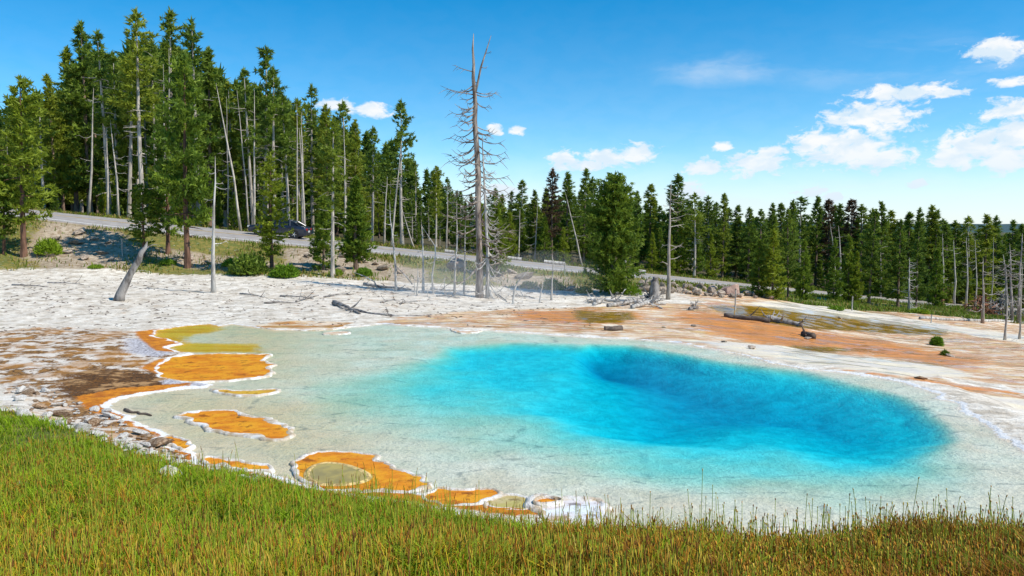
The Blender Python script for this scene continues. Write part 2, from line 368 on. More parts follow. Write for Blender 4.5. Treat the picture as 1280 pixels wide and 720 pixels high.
# ground: sinter, mats, crust, shelf and grass zones told apart by distance attributes, edges broken up by noise
g = bpy.data.materials.new('ground'); g.use_nodes = True; n = NT(g.node_tree); p = n.n['Principled BSDF']
co = n.new('ShaderNodeTexCoord').outputs['Object']
flow = n.scaled(co, (.45, 1.6, 1)); big = n.noise(.8, 5, .6, co); mid = n.noise(3.2, 6, .65, co); fine = n.noise(14, 5, .7, co); vfine = n.noise(55, 3, .7, co)
fl = n.noise(1.1, 6, .65, flow, .6); fl2 = n.noise(.55, 6, .6, n.vec('ADD', flow, (7, 3, 0)), .8); fl3 = n.noise(2.6, 5, .65, n.vec('ADD', flow, (17, 9, 0)), .5)
def zone(a, nz, amp, lo=.42, hi=.58):
    return n.ss(n.math('ADD', n.attr(a).outputs['Fac'], n.math('MULTIPLY', n.math('SUBTRACT', nz, .5), amp)), lo, hi)
white = n.mix(n.ss(mid, .40, .66), (.71, .635, .53), (.90, .85, .75))
white = n.mix(n.math('MULTIPLY', n.ss(fl, .47, .66), n.math('MULTIPLY', n.ss(mid, .38, .6), .85)), white, (.46, .38, .28))
white = n.mix(n.math('MULTIPLY', n.ss(fl3, .56, .66), .6), white, (.34, .26, .17))
cru0 = n.noise(1.5, 7, .72, n.vec('ADD', co, (15, 2, 0)))
white = n.mix(n.math('MULTIPLY', n.ss(cru0, .485, .60), .78), white, (.44, .37, .28))
white = n.mix(n.math('MULTIPLY', n.ss(fine, .57, .68), .8), white, (.20, .15, .11))
crust = n.mix(n.ss(fine, .40, .58), (.07, .035, .014), (.34, .17, .045))
cru = n.noise(2.1, 7, .72, n.vec('ADD', co, (5, 2, 0)))
crust = n.mix(n.ss(cru, .46, .55), crust, (.70, .63, .54))
crust = n.mix(n.math('MULTIPLY', n.ss(big, .46, .60), .6), crust, (.44, .20, .04))
lil = n.mix(n.ss(fine, .35, .6), (.16, .14, .15), (.62, .60, .62))
c = white
c = n.mix(zone('crust', n.math('MULTIPLY', n.math('ADD', mid, cru), .5), 2.4, .42, .62), c, crust)
c = n.mix(zone('dark', n.math('MULTIPLY', n.math('ADD', fine, mid), .5), 2.2, .42, .62), c, n.mix(n.ss(cru0, .50, .58), n.mix(n.ss(fine, .35, .65), (.035, .018, .008), (.19, .08, .015)), (.42, .24, .10)))
c = n.mix(zone('lilac', fine, .9), c, lil)
org = n.mix(n.ss(mid, .36, .62), (.44, .13, .010), (.68, .25, .014)); org = n.mix(n.math('MULTIPLY', n.ss(fine, .55, .7), .6), org, (.16, .055, .01))
c = n.mix(zone('orange', fine, .7), c, org)
# runoff plain
pe = n.mix(n.ss(fl, .36, .62), (.44, .24, .12), (.70, .50, .33)); pe = n.mix(n.math('MULTIPLY', n.ss(fl2, .47, .57), .8), pe, (.62, .25, .05)); pe = n.mix(n.math('MULTIPLY', n.ss(fl3, .52, .62), .85), pe, (.68, .50, .20)); pe = n.mix(n.math('MULTIPLY', n.ss(n.noise(1.7, 6, .7, n.vec('ADD', flow, (31, 4, 0))), .53, .63), .75), pe, (.26, .15, .04))
pe = n.mix(n.math('MULTIPLY', n.ss(fine, .60, .72), .7), pe, (.80, .74, .66))
pe = n.mix(n.math('MULTIPLY', n.ss(n.noise(1.3, 7, .75, n.scaled(co, (.5, 1.3, 1))), .50, .57), .8), pe, (.78, .69, .55)); pe = n.mix(n.math('MULTIPLY', n.ss(mid, .54, .66), .5), pe, (.50, .20, .06))
c = n.mix(zone('peach', fl, .9), c, pe)
rust = n.mix(n.ss(fl3, .38, .62), (.40, .17, .04), (.66, .22, .025))
c = n.mix(n.math('MULTIPLY', zone('rust', n.math('MULTIPLY', n.math('ADD', fl3, fl), .5), 2.6, .40, .64), .85), c, rust)
oli = n.mix(n.ss(fl3, .4, .62), (.20, .11, .010), (.48, .26, .018))
ozone = zone('olive', fl3, 1.0, .42, .6)
c = n.mix(ozone, c, oli)
cream = n.mix(n.ss(fl, .4, .65), (.66, .60, .52), (.80, .70, .50))
c = n.mix(zone('cream', fl, 1.0, .38, .66), c, cream)
c = n.mix(zone('sint', n.math('MULTIPLY', n.math('ADD', mid, fl), .5), 1.6, .40, .60), c, white)
# soil and thin grass
soil = n.mix(n.ss(mid, .38, .62), (.30, .22, .14), (.52, .43, .32)); soil = n.mix(n.math('MULTIPLY', n.ss(fine, .52, .66), .7), soil, (.14, .11, .06))
c = n.mix(zone('soil', mid, .7), c, soil)
gr = n.mix(n.ss(mid, .4, .62), (.11, .14, .02), (.26, .21, .05)); gr = n.mix(n.math('MULTIPLY', n.ss(fine, .5, .65), .6), gr, (.20, .15, .07))
c = n.mix(zone('grass', mid, 1.0), c, gr)
litter = n.mix(n.ss(fine, .38, .62), (.05, .045, .02), (.12, .10, .045))
c = n.mix(zone('forest', mid, .6), c, litter)
# pool floor
edge = n.attr('edge').outputs['Fac']
shelf = n.mix(n.ss(big, .35, .65), (.68, .575, .44), (.76, .68, .56)); shelf = n.mix(zone('tan', mid, .4, .2, .8), shelf, (.67, .50, .31))
shelf = n.mix(n.math('MULTIPLY', n.ss(fine, .52, .66), .55), shelf, (.40, .37, .29))
vor = n.new('ShaderNodeTexVoronoi', feature='DISTANCE_TO_EDGE'); vor.inputs['Scale'].default_value = .62
n.l.new(n.vec('ADD', n.scaled(co, (.6, 1.5, 1)), n.scaled(n.new('ShaderNodeTexNoise').outputs['Color'], (.5, .5, 0))), vor.inputs['Vector'])
crk = n.math('MULTIPLY', n.ss(vor.outputs['Distance'], .035, .004), n.ss(mid, .46, .6)); shelf = n.mix(n.math('MULTIPLY', crk, .6), shelf, (.20, .20, .18))
sv = n.new('ShaderNodeVectorRotate', rotation_type='Z_AXIS'); n.l.new(co, sv.inputs['Vector']); sv.inputs['Angle'].default_value = R(28)
str_ = n.noise(4.5, 5, .7, n.scaled(sv.outputs[0], (.55, 2.4, 1)))
shelf = n.mix(n.math('MULTIPLY', n.ss(str_, .585, .66), n.math('MULTIPLY', n.ss(big, .40, .58), .7)), shelf, (.24, .23, .19))
shelf = n.mix(n.math('MULTIPLY', n.ss(cru0, .50, .62), .30), shelf, (.42, .385, .29))
shelf = n.mix(zone('gold', mid, 1.1, .25, .75), shelf, n.mix(n.ss(fl, .4, .6), (.62, .30, .012), (.70, .40, .03)))
shelf = n.mix(n.attr('vent').outputs['Fac'], shelf, n.mix(n.ss(mid, .36, .64), (.56, .64, .64), (.80, .82, .80)))
es = n.math('ADD', edge, n.math('MULTIPLY', n.math('SUBTRACT', fine, .5), .16))
c = n.mix(n.ss(es, .03, -.03), c, shelf)
rimw = n.math('SUBTRACT', n.attr('rimw').outputs['Fac'], n.math('ABSOLUTE', n.math('ADD', es, -.04)))
rimw = n.math('ADD', rimw, n.math('MULTIPLY', n.math('SUBTRACT', mid, .5), .3))
c = n.mix(n.ss(rimw, -.02, .03), c, n.mix(n.ss(vfine, .3, .6), (.70, .68, .65), (.86, .85, .83)))
n.l.new(c, p.inputs['Base Color'])
wetm = n.math('MAXIMUM', zone('olive', fl3, 1.0, .42, .6), n.math('MULTIPLY', zone('peach', fl, .9), n.ss(fl2, .42, .62)))
n.l.new(n.math('SUBTRACT', .9, n.math('MULTIPLY', wetm, .78)), p.inputs['Roughness']); p.inputs['Specular IOR Level'].default_value = .28
b1 = n.new('ShaderNodeBump'); b1.inputs['Distance'].default_value = .05
n.l.new(n.math('MULTIPLY', n.math('SUBTRACT', 1.0, wetm), .75), b1.inputs['Strength'])
n.l.new(n.math('ADD', fine, n.math('MULTIPLY', mid, 1.5)), b1.inputs['Height']); n.l.new(b1.outputs[0], p.inputs['Normal'])
M['ground'] = g

# ------------------------------------------------------------------ ground sheet
rows = np.concatenate([np.arange(-9, 7, .28), np.arange(7, 32.5, .085), np.arange(32.5, 70, .17), np.arange(70, 120, .9), np.geomspace(120, 4200, 26)])
ca_ = np.concatenate([np.linspace(-2.6, -.82, 40)[:-1], np.linspace(-.82, .82, 560), np.linspace(.82, 2.6, 40)[1:]])
A_, Y_ = np.meshgrid(ca_, rows); X_ = A_*(Y_*.93+10*.9)
x, y = X_.ravel(), Y_.ravel()
z, s = terrain(x, y)
def soft(poly_px, feather, world=None, px_plane=True):
    poly = world or [tuple(plane(a, b)[:2]) for a, b in poly_px]
    xs_ = [q[0] for q in poly]; ys_ = [q[1] for q in poly]; pad = feather+.5
    m_ = (x > min(xs_)-pad) & (x < max(xs_)+pad) & (y > min(ys_)-pad) & (y < max(ys_)+pad)
    o = np.zeros(x.shape); o[m_] = np.clip(.5-sdf(x[m_], y[m_], poly)/(2*feather), 0, 1); return o
GRASS_EDGE = [(-900,508),(-200,508),(0,514),(40,520),(90,535),(140,553),(180,566),(215,578),(260,588),(300,592),(350,603),(420,618),(500,633),(570,646),(640,658),(700,667),(760,678)]
BANK = [tuple(hit(a, b, 3.0)[:2]) for a, b in GRASS_EDGE if a > -300]
BANK = [(-40, 20.5), (-19, 16.5)]+BANK[1:]+[(1.2, 8.15), (3.5, 8.3), (7, 8.3), (30, 8.3), (30, -20), (-40, -20)]
gs = -sdf(x, y, BANK)
A = {}
A['edge'] = np.clip(s, -5, 5)
A['crust'] = np.maximum(soft([(-60,418),(60,408),(150,415),(200,420),(240,445),(250,480),(200,500),(180,540),(120,520),(60,500),(-60,480)], 1.3), .30*soft([(-300,352),(0,350),(200,360),(330,375),(330,400),(150,410),(-300,410)], 3))
A['crust'] = np.maximum(A['crust'], .36*soft([(300,352),(480,352),(590,368),(600,385),(520,396),(330,398),(300,375)], 2))
A['crust'] = np.maximum(A['crust'], soft([(20,490),(140,500),(240,560),(360,600),(420,615),(200,600),(60,540)], .6)*.95)
A['dark'] = soft([(75,478),(120,462),(200,468),(280,478),(270,486),(180,489),(140,500),(120,520),(80,505),(65,490)], .7)*.95
A['lilac'] = np.maximum(soft([(200,478),(240,472),(285,478),(262,486),(215,488)], .35), soft([(150,425),(190,424),(225,443),(195,450),(150,445)], .7)*.8)
A['orange'] = np.maximum.reduce([soft([(168,416),(200,412),(235,409),(205,418),(218,424),(240,430),(215,436),(232,442),(195,440),(178,428)], .35), soft([(95,500),(150,488),(240,480),(232,486),(150,496),(126,510),(150,518),(160,528),(210,540),(200,548),(150,530),(110,515)], .3), soft([(190,548),(240,566),(300,590),(380,606),(520,618),(640,634),(700,645),(640,650),(480,628),(330,600),(240,585)], .2)*.9, soft([(175,462),(200,450),(280,443),(300,470),(230,478)], .3)])
A['peach'] = np.maximum(soft(None, 1.2, wpoly([(470,402),(560,392),(640,386),(760,383),(870,379),(960,380),(1060,390),(1180,400),(1280,410),(1400,420),(1400,520),(1280,505),(1150,474),(1020,455),(940,445),(850,427),(740,419),(600,411),(480,405)])), soft([(315,409),(345,404),(400,403),(440,405),(430,409),(400,413),(345,412)], .3))
A['rust'] = np.maximum.reduce([soft(None, 1.2, wpoly([(640,390),(730,388),(800,390),(810,400),(740,406),(650,400)])), soft(None, 1.6, wpoly([(850,389),(920,392),(1010,412),(1100,424),(1240,452),(1200,462),(1100,446),(1000,440),(900,420),(850,400)]))*.9, soft(None, .8, wpoly([(1030,461),(1180,478),(1280,490),(1280,494),(1170,482),(1040,466)]))*.9])
A['olive'] = np.maximum.reduce([soft(None, 1.0, wpoly([(880,383),(960,383),(1040,391),(1120,402),(1190,412),(1180,420),(1080,415),(1000,410),(920,398)])), soft(None, .8, wpoly([(715,388),(790,390),(800,400),(740,405),(715,398)]))*.9, soft(None, .8, wpoly([(980,430),(1040,432),(1080,438),(1030,446),(970,440)]))*.75])
A['cream'] = np.maximum.reduce([soft(None, .8, wpoly([(860,426),(940,430),(1060,444),(1180,458),(1220,470),(1130,472),(1020,456),(920,442)])), soft(None, .7, wpoly([(930,376),(1020,382),(1110,393),(1200,408),(1290,420),(1290,432),(1180,414),(1080,402),(1000,392),(930,382)]))*.7, soft(None, .5, wpoly([(1100,474),(1180,484),(1290,500),(1290,565),(1240,530),(1170,494)]))])
A['sint'] = np.maximum(soft(None, .5, wpoly([(1060,466),(1130,474),(1190,484),(1240,497),(1290,520),(1330,560),(1330,600),(1270,560),(1200,512),(1120,478)])), .8*soft(None, .4, wpoly([(1150,468),(1210,474),(1290,488),(1290,494),(1200,481)])))
yn, zn, yf, zf = road_at(x); tr_ = (y-yn)/(yf-yn)
edge_y = np.interp(x/np.maximum(y, 1), [(q-640)/FPX for q in (-200,0,200,300,420,500,560,620,700,760,830,900,960,1060,1110,1200,1300,1500)], [47.6,47.8,47.8,46.8,45.8,45.5,45,44.5,44,44.5,45.5,45,46,48,50,51.5,52,54])
up_ = np.clip(.5+(y-edge_y-.3)/2.2, 0, 1)*(y > 40)
rocky = np.maximum.reduce([soft(None, 1.6, wpoly([(70,282),(130,290),(160,315),(150,333),(90,335),(45,318)])), soft(None, 1.2, wpoly([(365,312),(440,318),(480,330),(520,338),(520,352),(440,345),(370,335)])), soft(None, 1.2, wpoly([(180,312),(260,322),(330,330),(330,336),(230,330)])), soft(None, 1.2, wpoly([(610,340),(700,348),(720,362),(640,358)]))])
A['peach'] = np.maximum(A['peach'], .62*np.clip((x-7)/3, 0, 1)*np.clip((y-30)/4, 0, 1)*(y < 70))
A['soil'] = np.maximum(up_*np.clip(rocky*1.2+.5, 0, 1), .75*((tr_ > -.25) & (tr_ < 1.25)&(y>40)))
A['grass'] = np.maximum(up_*np.clip(.66+.25*sstep(x, 8, 16)-rocky*.7, 0, 1), np.clip(.5+gs/.3, 0, 1))*np.where((tr_ > -.08) & (tr_ < 1.1)&(y>40), .1, 1)
A['grass'] = np.maximum(A['grass'], soft(None, .8, wpoly([(1085,424),(1160,420),(1230,424),(1160,428)]))*.55)
A['forest'] = np.clip((tr_-1.25)*2.5, 0, 1)*(y > 40)
A['tan'] = np.maximum(soft([(120,485),(260,485),(420,500),(470,560),(360,600),(200,560)], 3.0), soft([(190,400),(420,400),(400,480),(260,480)], 2.5)*.8)
A['gold'] = np.maximum(soft([(190,408),(270,405),(280,412),(235,420),(230,428),(320,430),(325,440),(215,440),(190,422)], .5), .0)
vd = np.where(s < 0, np.clip((-z-.05)/.12, 0, 1), 0); A['vent'] = vd
A['rimw'] = np.where((x > 8) & (y < 21), .06, .03)+.05*((x < -3) & (y < 26))
nr, nc = len(rows), len(ca_)
i, j = np.meshgrid(np.arange(nr-1), np.arange(nc-1), indexing='ij'); k = (i*nc+j).ravel()
F = np.stack([k, k+1, k+nc+1, k+nc], 1)
ground = link('ground', mesh_np('ground', np.stack([x, y, z], 1), F, M['ground'], True, A)); tag(ground, kind='structure')

# ------------------------------------------------------------------ water of the spring
wm = bpy.data.materials.new('spring_water'); wm.use_nodes = True; n = NT(wm.node_tree); n.n.remove(n.n['Principled BSDF'])
co = n.new('ShaderNodeTexCoord').outputs['Object']
bp = n.new('ShaderNodeBump'); bp.inputs['Strength'].default_value = .10; bp.inputs['Distance'].default_value = .05
hgt = n.math('ADD', n.noise(7, 3, .6, n.scaled(co, (1, 1.3, 1)), .4), n.math('MULTIPLY', n.noise(22, 2, .5, co), .35)); n.l.new(hgt, bp.inputs['Height'])
fr = n.new('ShaderNodeFresnel'); fr.inputs['IOR'].default_value = 1.2; n.l.new(bp.outputs[0], fr.inputs['Normal'])
gl = n.new('ShaderNodeBsdfGlossy'); gl.inputs['Roughness'].default_value = .04; n.l.new(bp.outputs[0], gl.inputs['Normal'])
tp = n.new('ShaderNodeBsdfTransparent'); ms = n.new('ShaderNodeMixShader')
n.l.new(n.math('MULTIPLY', fr.outputs[0], .30), ms.inputs[0]); n.l.new(tp.outputs[0], ms.inputs[1]); n.l.new(gl.outputs[0], ms.inputs[2])
n.l.new(ms.outputs[0], n.n['Material Output'].inputs['Surface'])
va = n.new('ShaderNodeVolumeAbsorption'); va.inputs['Color'].default_value = (.0, .906, .951, 1); va.inputs['Density'].default_value = 3.2
n.l.new(va.outputs[0], n.n['Material Output'].inputs['Volume'])
M['water'] = wm
def inset(poly, d):
    """move a closed outline inward by d (a number or one per point)"""
    P_ = np.array(poly, float); n_ = len(P_)
    area = .5*np.sum(P_[:, 0]*np.roll(P_[:, 1], -1)-np.roll(P_[:, 0], -1)*P_[:, 1])
    t = np.roll(P_, -1, 0)-np.roll(P_, 1, 0); t = t/np.maximum(np.linalg.norm(t, axis=1, keepdims=True), 1e-9)
    nrm = np.stack([-t[:, 1], t[:, 0]], 1)*np.sign(area)
    return P_+nrm*np.asarray(d).reshape(-1, 1) if np.ndim(d) else P_+nrm*d
wo_ = [tuple(plane(a, b)[:2]) for a, b in [(104,508),(150,482),(176,440),(176,403),(330,401),(560,404),(700,414),(850,425),(960,450),(1050,462.5),(1135,475),(1190,493),(1215,506),(1260,540),(1300,566),(1440,640),(1440,676),(1100,674),(860,670),(760,664),(560,632),(350,606),(230,577),(160,548)]]; nW = len(wo_)
mb = MB(); top = [(*q, 0.0) for q in wo_]; bot = [(*q, -1.3) for q in wo_]
mb.add(top+bot, [tuple(range(nW)), tuple(range(2*nW-1, nW-1, -1))]+[(i, i+nW, (i+1) % nW+nW, (i+1) % nW) for i in range(nW)])
import bmesh
bm = bmesh.new(); me = mb.mesh('water', M['water']); bm.from_mesh(me); bmesh.ops.recalc_face_normals(bm, faces=bm.faces); bm.to_mesh(me); bm.free()
tag(link('water', me), kind='structure')
#@@PART2
# ------------------------------------------------------------------ road
rx = np.arange(-88, 125, 1.2); yn, zn, yf, zf = road_at(rx)
def strip(name, t0, t1, lift, m, parent=None, x0=-200, x1=200, nt=1, thick=0.0):
    k_ = (rx >= x0) & (rx <= x1); q = []
    for t in np.linspace(t0, t1, nt+1):
        cr_ = .07*(1-(2*t-1)**2)
        q.append(np.stack([rx, yn+(yf-yn)*t, zn+(zf-zn)*t+cr_+lift], 1)[k_])
    if thick:
        a = q[0].copy(); a[:, 2] -= thick; b = q[-1].copy(); b[:, 2] -= thick; q = [a]+q+[b]
    n_ = len(q[0]); V = np.concatenate(q); Fs = []
    for r_ in range(len(q)-1):
        for c_ in range(n_-1): Fs.append((r_*n_+c_, r_*n_+c_+1, (r_+1)*n_+c_+1, (r_+1)*n_+c_))
    return link(name, mesh_np(name, V, Fs, m, True), parent)
road = tag(strip('road', 0, 1, 0, M['asphalt'], nt=8, thick=.12), kind='structure')
strip('edge_line', .065, .088, .006, M['white_paint'], road); strip('edge_line', .912, .935, .006, M['white_paint'], road)
strip('centre_line', .484, .496, .006, M['yellow_paint'], road); strip('centre_line', .504, .516, .006, M['yellow_paint'], road)
# distant wooded ridge seen in gaps of the trees
hill_m = mat('haze_tinted_ridge', (.045, .085, .085), .95, .3, .02, 0)  # bluish haze of distance put into the base colour, no air volume built
hx = np.linspace(-2200, 2200, 90); V, Fs = [], []
for r_, (yy, kz) in enumerate(((1500, 0), (1750, .6), (2100, 1.0), (2600, .5))):
    for q in hx: V.append((q, yy, -30+kz*(32+30*fbm(np.array([q*.002+5]), np.array([.3]), 3, 4)[0])))
for r_ in range(3):
    for c_ in range(89): Fs.append((r_*90+c_, r_*90+c_+1, (r_+1)*90+c_+1, (r_+1)*90+c_))
tag(link('hills', mesh_np('hills', V, Fs, hill_m, True)), kind='structure')

# ------------------------------------------------------------------ mineral islands and ledges in the water
def mat_mat(name, c1, c2, c3):
    m = bpy.data.materials.new(name); m.use_nodes = True; n = NT(m.node_tree); p = n.n['Principled BSDF']
    co = n.new('ShaderNodeTexCoord').outputs['Object']; co2 = n.scaled(co, (.6, 1.5, 1))
    c = n.mix(n.ss(n.noise(2.4, 5, .6, co2), .35, .65), c1, c2); c = n.mix(n.math('MULTIPLY', n.ss(n.noise(1.6, 6, .7, n.vec('ADD', co, (3, 8, 0))), .44, .58), .9), c, tuple(min(.8, q*f) for q, f in zip(c2, (1.0, 1.2, 1.3)))); c = n.mix(n.math('MULTIPLY', n.ss(n.noise(3.1, 7, .75, n.vec('ADD', co, (9, 1, 0))), .54, .64), .8), c, tuple(q*.45 for q in c3)); c = n.mix(n.math('MULTIPLY', n.ss(n.noise(17, 5, .7, co), .54, .68), .7), c, c3)
    n.l.new(c, p.inputs['Base Color']); p.inputs['Roughness'].default_value = .5; p.inputs['Specular IOR Level'].default_value = .1
    b = n.new('ShaderNodeBump'); b.inputs['Strength'].default_value = .35; b.inputs['Distance'].default_value = .02; n.l.new(n.noise(24, 4, .6, co), b.inputs['Height']); n.l.new(b.outputs[0], p.inputs['Normal'])
    return m
M['orange_mat'] = mat_mat('orange_mat', (.56, .17, .008), (.74, .28, .012), (.42, .11, .006))
M['gold_mat'] = mat_mat('gold_mat', (.52, .27, .03), (.64, .33, .03), (.38, .16, .015))
M['tan_mat'] = mat_mat('tan_mat', (.55, .46, .25), (.46, .34, .10), (.40, .28, .10))
M['peach_mat'] = mat_mat('peach_mat', (.62, .36, .20), (.68, .48, .33), (.50, .26, .13))
M['lilac_mat'] = mat_mat('lilac_mat', (.60, .53, .52), (.74, .70, .68), (.34, .28, .28))
M['rim'] = mat('rim_sinter', (.86, .83, .78), .9, .15, 4.0, 1.0, 34, col2=(.52, .40, .26), detail=8)
def resample(poly, step):
    P_ = np.array(list(poly)+[poly[0]], float); L = np.concatenate([[0], np.cumsum(np.linalg.norm(np.diff(P_, axis=0), axis=1))])
    n_ = max(12, int(L[-1]/step)); q = np.linspace(0, L[-1], n_, endpoint=False)
    return np.stack([np.interp(q, L, P_[:, 0]), np.interp(q, L, P_[:, 1])], 1)
def fill(V, idx, faces): faces.append(tuple(idx))
def island(px_poly, label, m_in, rim=.16, rim_var=.10, zt=.034, seed=1, wob=.13, m_rim=None, name='mineral_island', low=None):
    poly = smooth_poly([plane(a, b)[:2] for a, b in px_poly], 2); P_ = resample(poly, .07)
    k = np.arange(len(P_)); a_ = P_[:, 0]; b_ = P_[:, 1]
    P_ = inset(P_, (fbm(a_*3.1, b_*3.1, seed, 3)-.5)*2.2*wob+(fbm(a_*7, b_*7, seed+3, 2)-.5)*.13)
    c = P_.mean(0); rw = rim*(.55+rim_var*0+1.0*fbm(a_*1.7, b_*1.7, seed+9, 3))
    if low is not None: rw = rw*low(P_, c)
    rw = rim*(.12+1.1*fbm(a_*2.3, b_*2.3, seed+9, 3)**2)*(1 if low is None else low(P_, c))
    rings = [(inset(P_, -.05), -.12), (inset(P_, -.02), zt*.55), (inset(P_, rw*.3), zt), (inset(P_, rw*.8), zt*.9), (inset(P_, rw), zt*.62), (inset(P_, rw+.02), zt*.45)]
    root = empty(name, (c[0], c[1], 0)); tag(root, label, 'mineral island', 'mineral islands and ledges of the hot spring'); V, Fs = [], []
    n_ = len(P_)
    for r_, (q, zz) in enumerate(rings):
        zj = zz+(fbm(q[:, 0]*9, q[:, 1]*9, seed+5, 3)-.5)*.014*(1 if 0 < r_ < 5 else 0)
        V += [(u[0]-c[0], u[1]-c[1], float(zz_)) for u, zz_ in zip(q, np.broadcast_to(zj, (n_,)))]
    for r_ in range(len(rings)-1):
        for i_ in range(n_): Fs.append((r_*n_+i_, r_*n_+(i_+1) % n_, (r_+1)*n_+(i_+1) % n_, (r_+1)*n_+i_))
    mesh = mesh_np('rim', V, Fs, m_rim or M['rim'], True); link('rim', mesh, root)
    q = inset(P_, rw-.01); bm = bmesh.new()
    vs_ = [bm.verts.new((u[0]-c[0], u[1]-c[1], zt*.6)) for u in q]; f = bm.faces.new(vs_)
    bmesh.ops.triangulate(bm, faces=[f]); bmesh.ops.recalc_face_normals(bm, faces=bm.faces)
    if sum(f_.normal.z for f_ in bm.faces) < 0: bmesh.ops.reverse_faces(bm, faces=bm.faces)
    mm = bpy.data.meshes.new('mat'); bm.to_mesh(mm); bm.free(); mm.materials.append(m_in); link('bacterial_mat', mm, root)
    return root, c, zt*.6
island([(222,521),(235,515),(260,513),(290,514),(320,520),(345,524),(362,532),(369,541),(362,549),(340,550),(310,547),(280,542),(255,536),(240,530),(228,526)], 'oval orange bacterial mat island ringed by a thick white rim', M['orange_mat'], .26, seed=2)
island([(262,486),(285,489),(310,490),(335,487),(352,486),(350,490),(335,494),(315,496),(300,496),(282,493),(268,490)], 'thin crescent of orange mat with white edge beside the stained shore', M['gold_mat'], .15, seed=3, wob=.04)
r_, c_, z_ = island([(364,584),(368,574),(390,566),(430,564),(462,568),(484,577),(489,585),(507,591),(528,599),(540,606),(528,614),(500,618),(470,617),(440,616),(410,613),(385,608),(370,600)], 'large orange mat ledge holding a small yellow pond against the grass bank', M['orange_mat'], .15, seed=4)
pq = resample(smooth_poly([plane(a, b)[:2] for a, b in [(382,598),(388,586),(404,580),(430,582),(452,590),(464,598),(452,606),(420,609),(396,607)]], 2), .07)
mb = MB(); n_ = len(pq); o_ = inset(pq, -.05)
mb.add([(u[0]-c_[0], u[1]-c_[1], z_+.002) for u in o_]+[(u[0]-c_[0], u[1]-c_[1], z_+.022) for u in pq]+[(u[0]-c_[0], u[1]-c_[1], z_+.006) for u in inset(pq, .05)], [(i_, (i_+1) % n_, (i_+1) % n_+n_, i_+n_) for i_ in range(n_)]+[(i_+n_, (i_+1) % n_+n_, (i_+1) % n_+2*n_, i_+2*n_) for i_ in range(n_)])
mb.build('pond_rim', mat('pond_rim', (.55, .40, .16), .8, .4, 12, .5, 30), r_)
mb = MB(); mb.add([(u[0]-c_[0], u[1]-c_[1], z_+.010) for u in inset(pq, .03)], [tuple(range(n_))]); pm = mat('yellow_pond', (.42, .30, .035), .12, .2, 3, 0, spec=.4); mb.build('pond', pm, r_)
island([(528,618),(545,612),(570,614),(592,611),(622,616),(624,624),(606,634),(570,638),(530,630)], 'rust orange ledge jutting from the grass bank beside the yellow pond', M['orange_mat'], .10, seed=5, zt=.05)
island([(606,623),(640,620),(664,624),(668,632),(655,642),(625,642),(604,634)], 'tan shallow mat basin between two rust ledges at the bank', M['tan_mat'], .12, seed=6, zt=.04)
island([(655,630),(672,622),(700,623),(740,624),(765,632),(770,642),(755,654),(715,656),(680,650),(660,642)], 'white and lilac crust island at the tip of the grass bank', M['lilac_mat'], .35, seed=7, zt=.06)
island([(663,634),(676,627),(700,628),(708,633),(692,638),(672,640)], 'small orange mat patch on the lilac crust island', M['orange_mat'], .04, seed=17, zt=.10)
island([(172,462),(198,450),(250,443),(320,443),(344,444),(324,450),(344,456),(336,462),(344,470),(318,474),(265,479),(230,478),(192,474)], 'broad orange mat shelf reaching out from the dark stained shore', M['orange_mat'], .16, seed=8, wob=.10, low=lambda P_, c: np.clip((P_[:, 0]-c[0]+1.2)*.8, .05, 1.4))
island([(318,409),(345,404),(400,403),(438,406),(432,411),(398,414),(350,413)], 'long peach mat bar along the white terrace shore', M['peach_mat'], .12, seed=9, zt=.03, low=lambda P_, c: .7)
island([(560,411),(575,409),(598,411),(604,414),(585,417),(568,416)], 'little peach mud bar off the far shore', M['peach_mat'], .12, seed=10, zt=.03)
island([(400,417),(420,415),(440,415),(436,418),(410,419)], 'tiny white rimmed peach bar in the pale shallows', M['peach_mat'], .12, seed=11, zt=.03, wob=.03)
island([(200,549),(216,546),(232,554),(240,562),(232,567),(214,561)], 'knobby orange ledge with white lip at the stony shore', M['orange_mat'], .10, seed=12, zt=.06)
island([(250,572),(290,576),(335,582),(350,588),(340,594),(300,592),(262,585)], 'flat brownish orange ledge with white lip below the stones', M['orange_mat'], .12, seed=13, zt=.05)

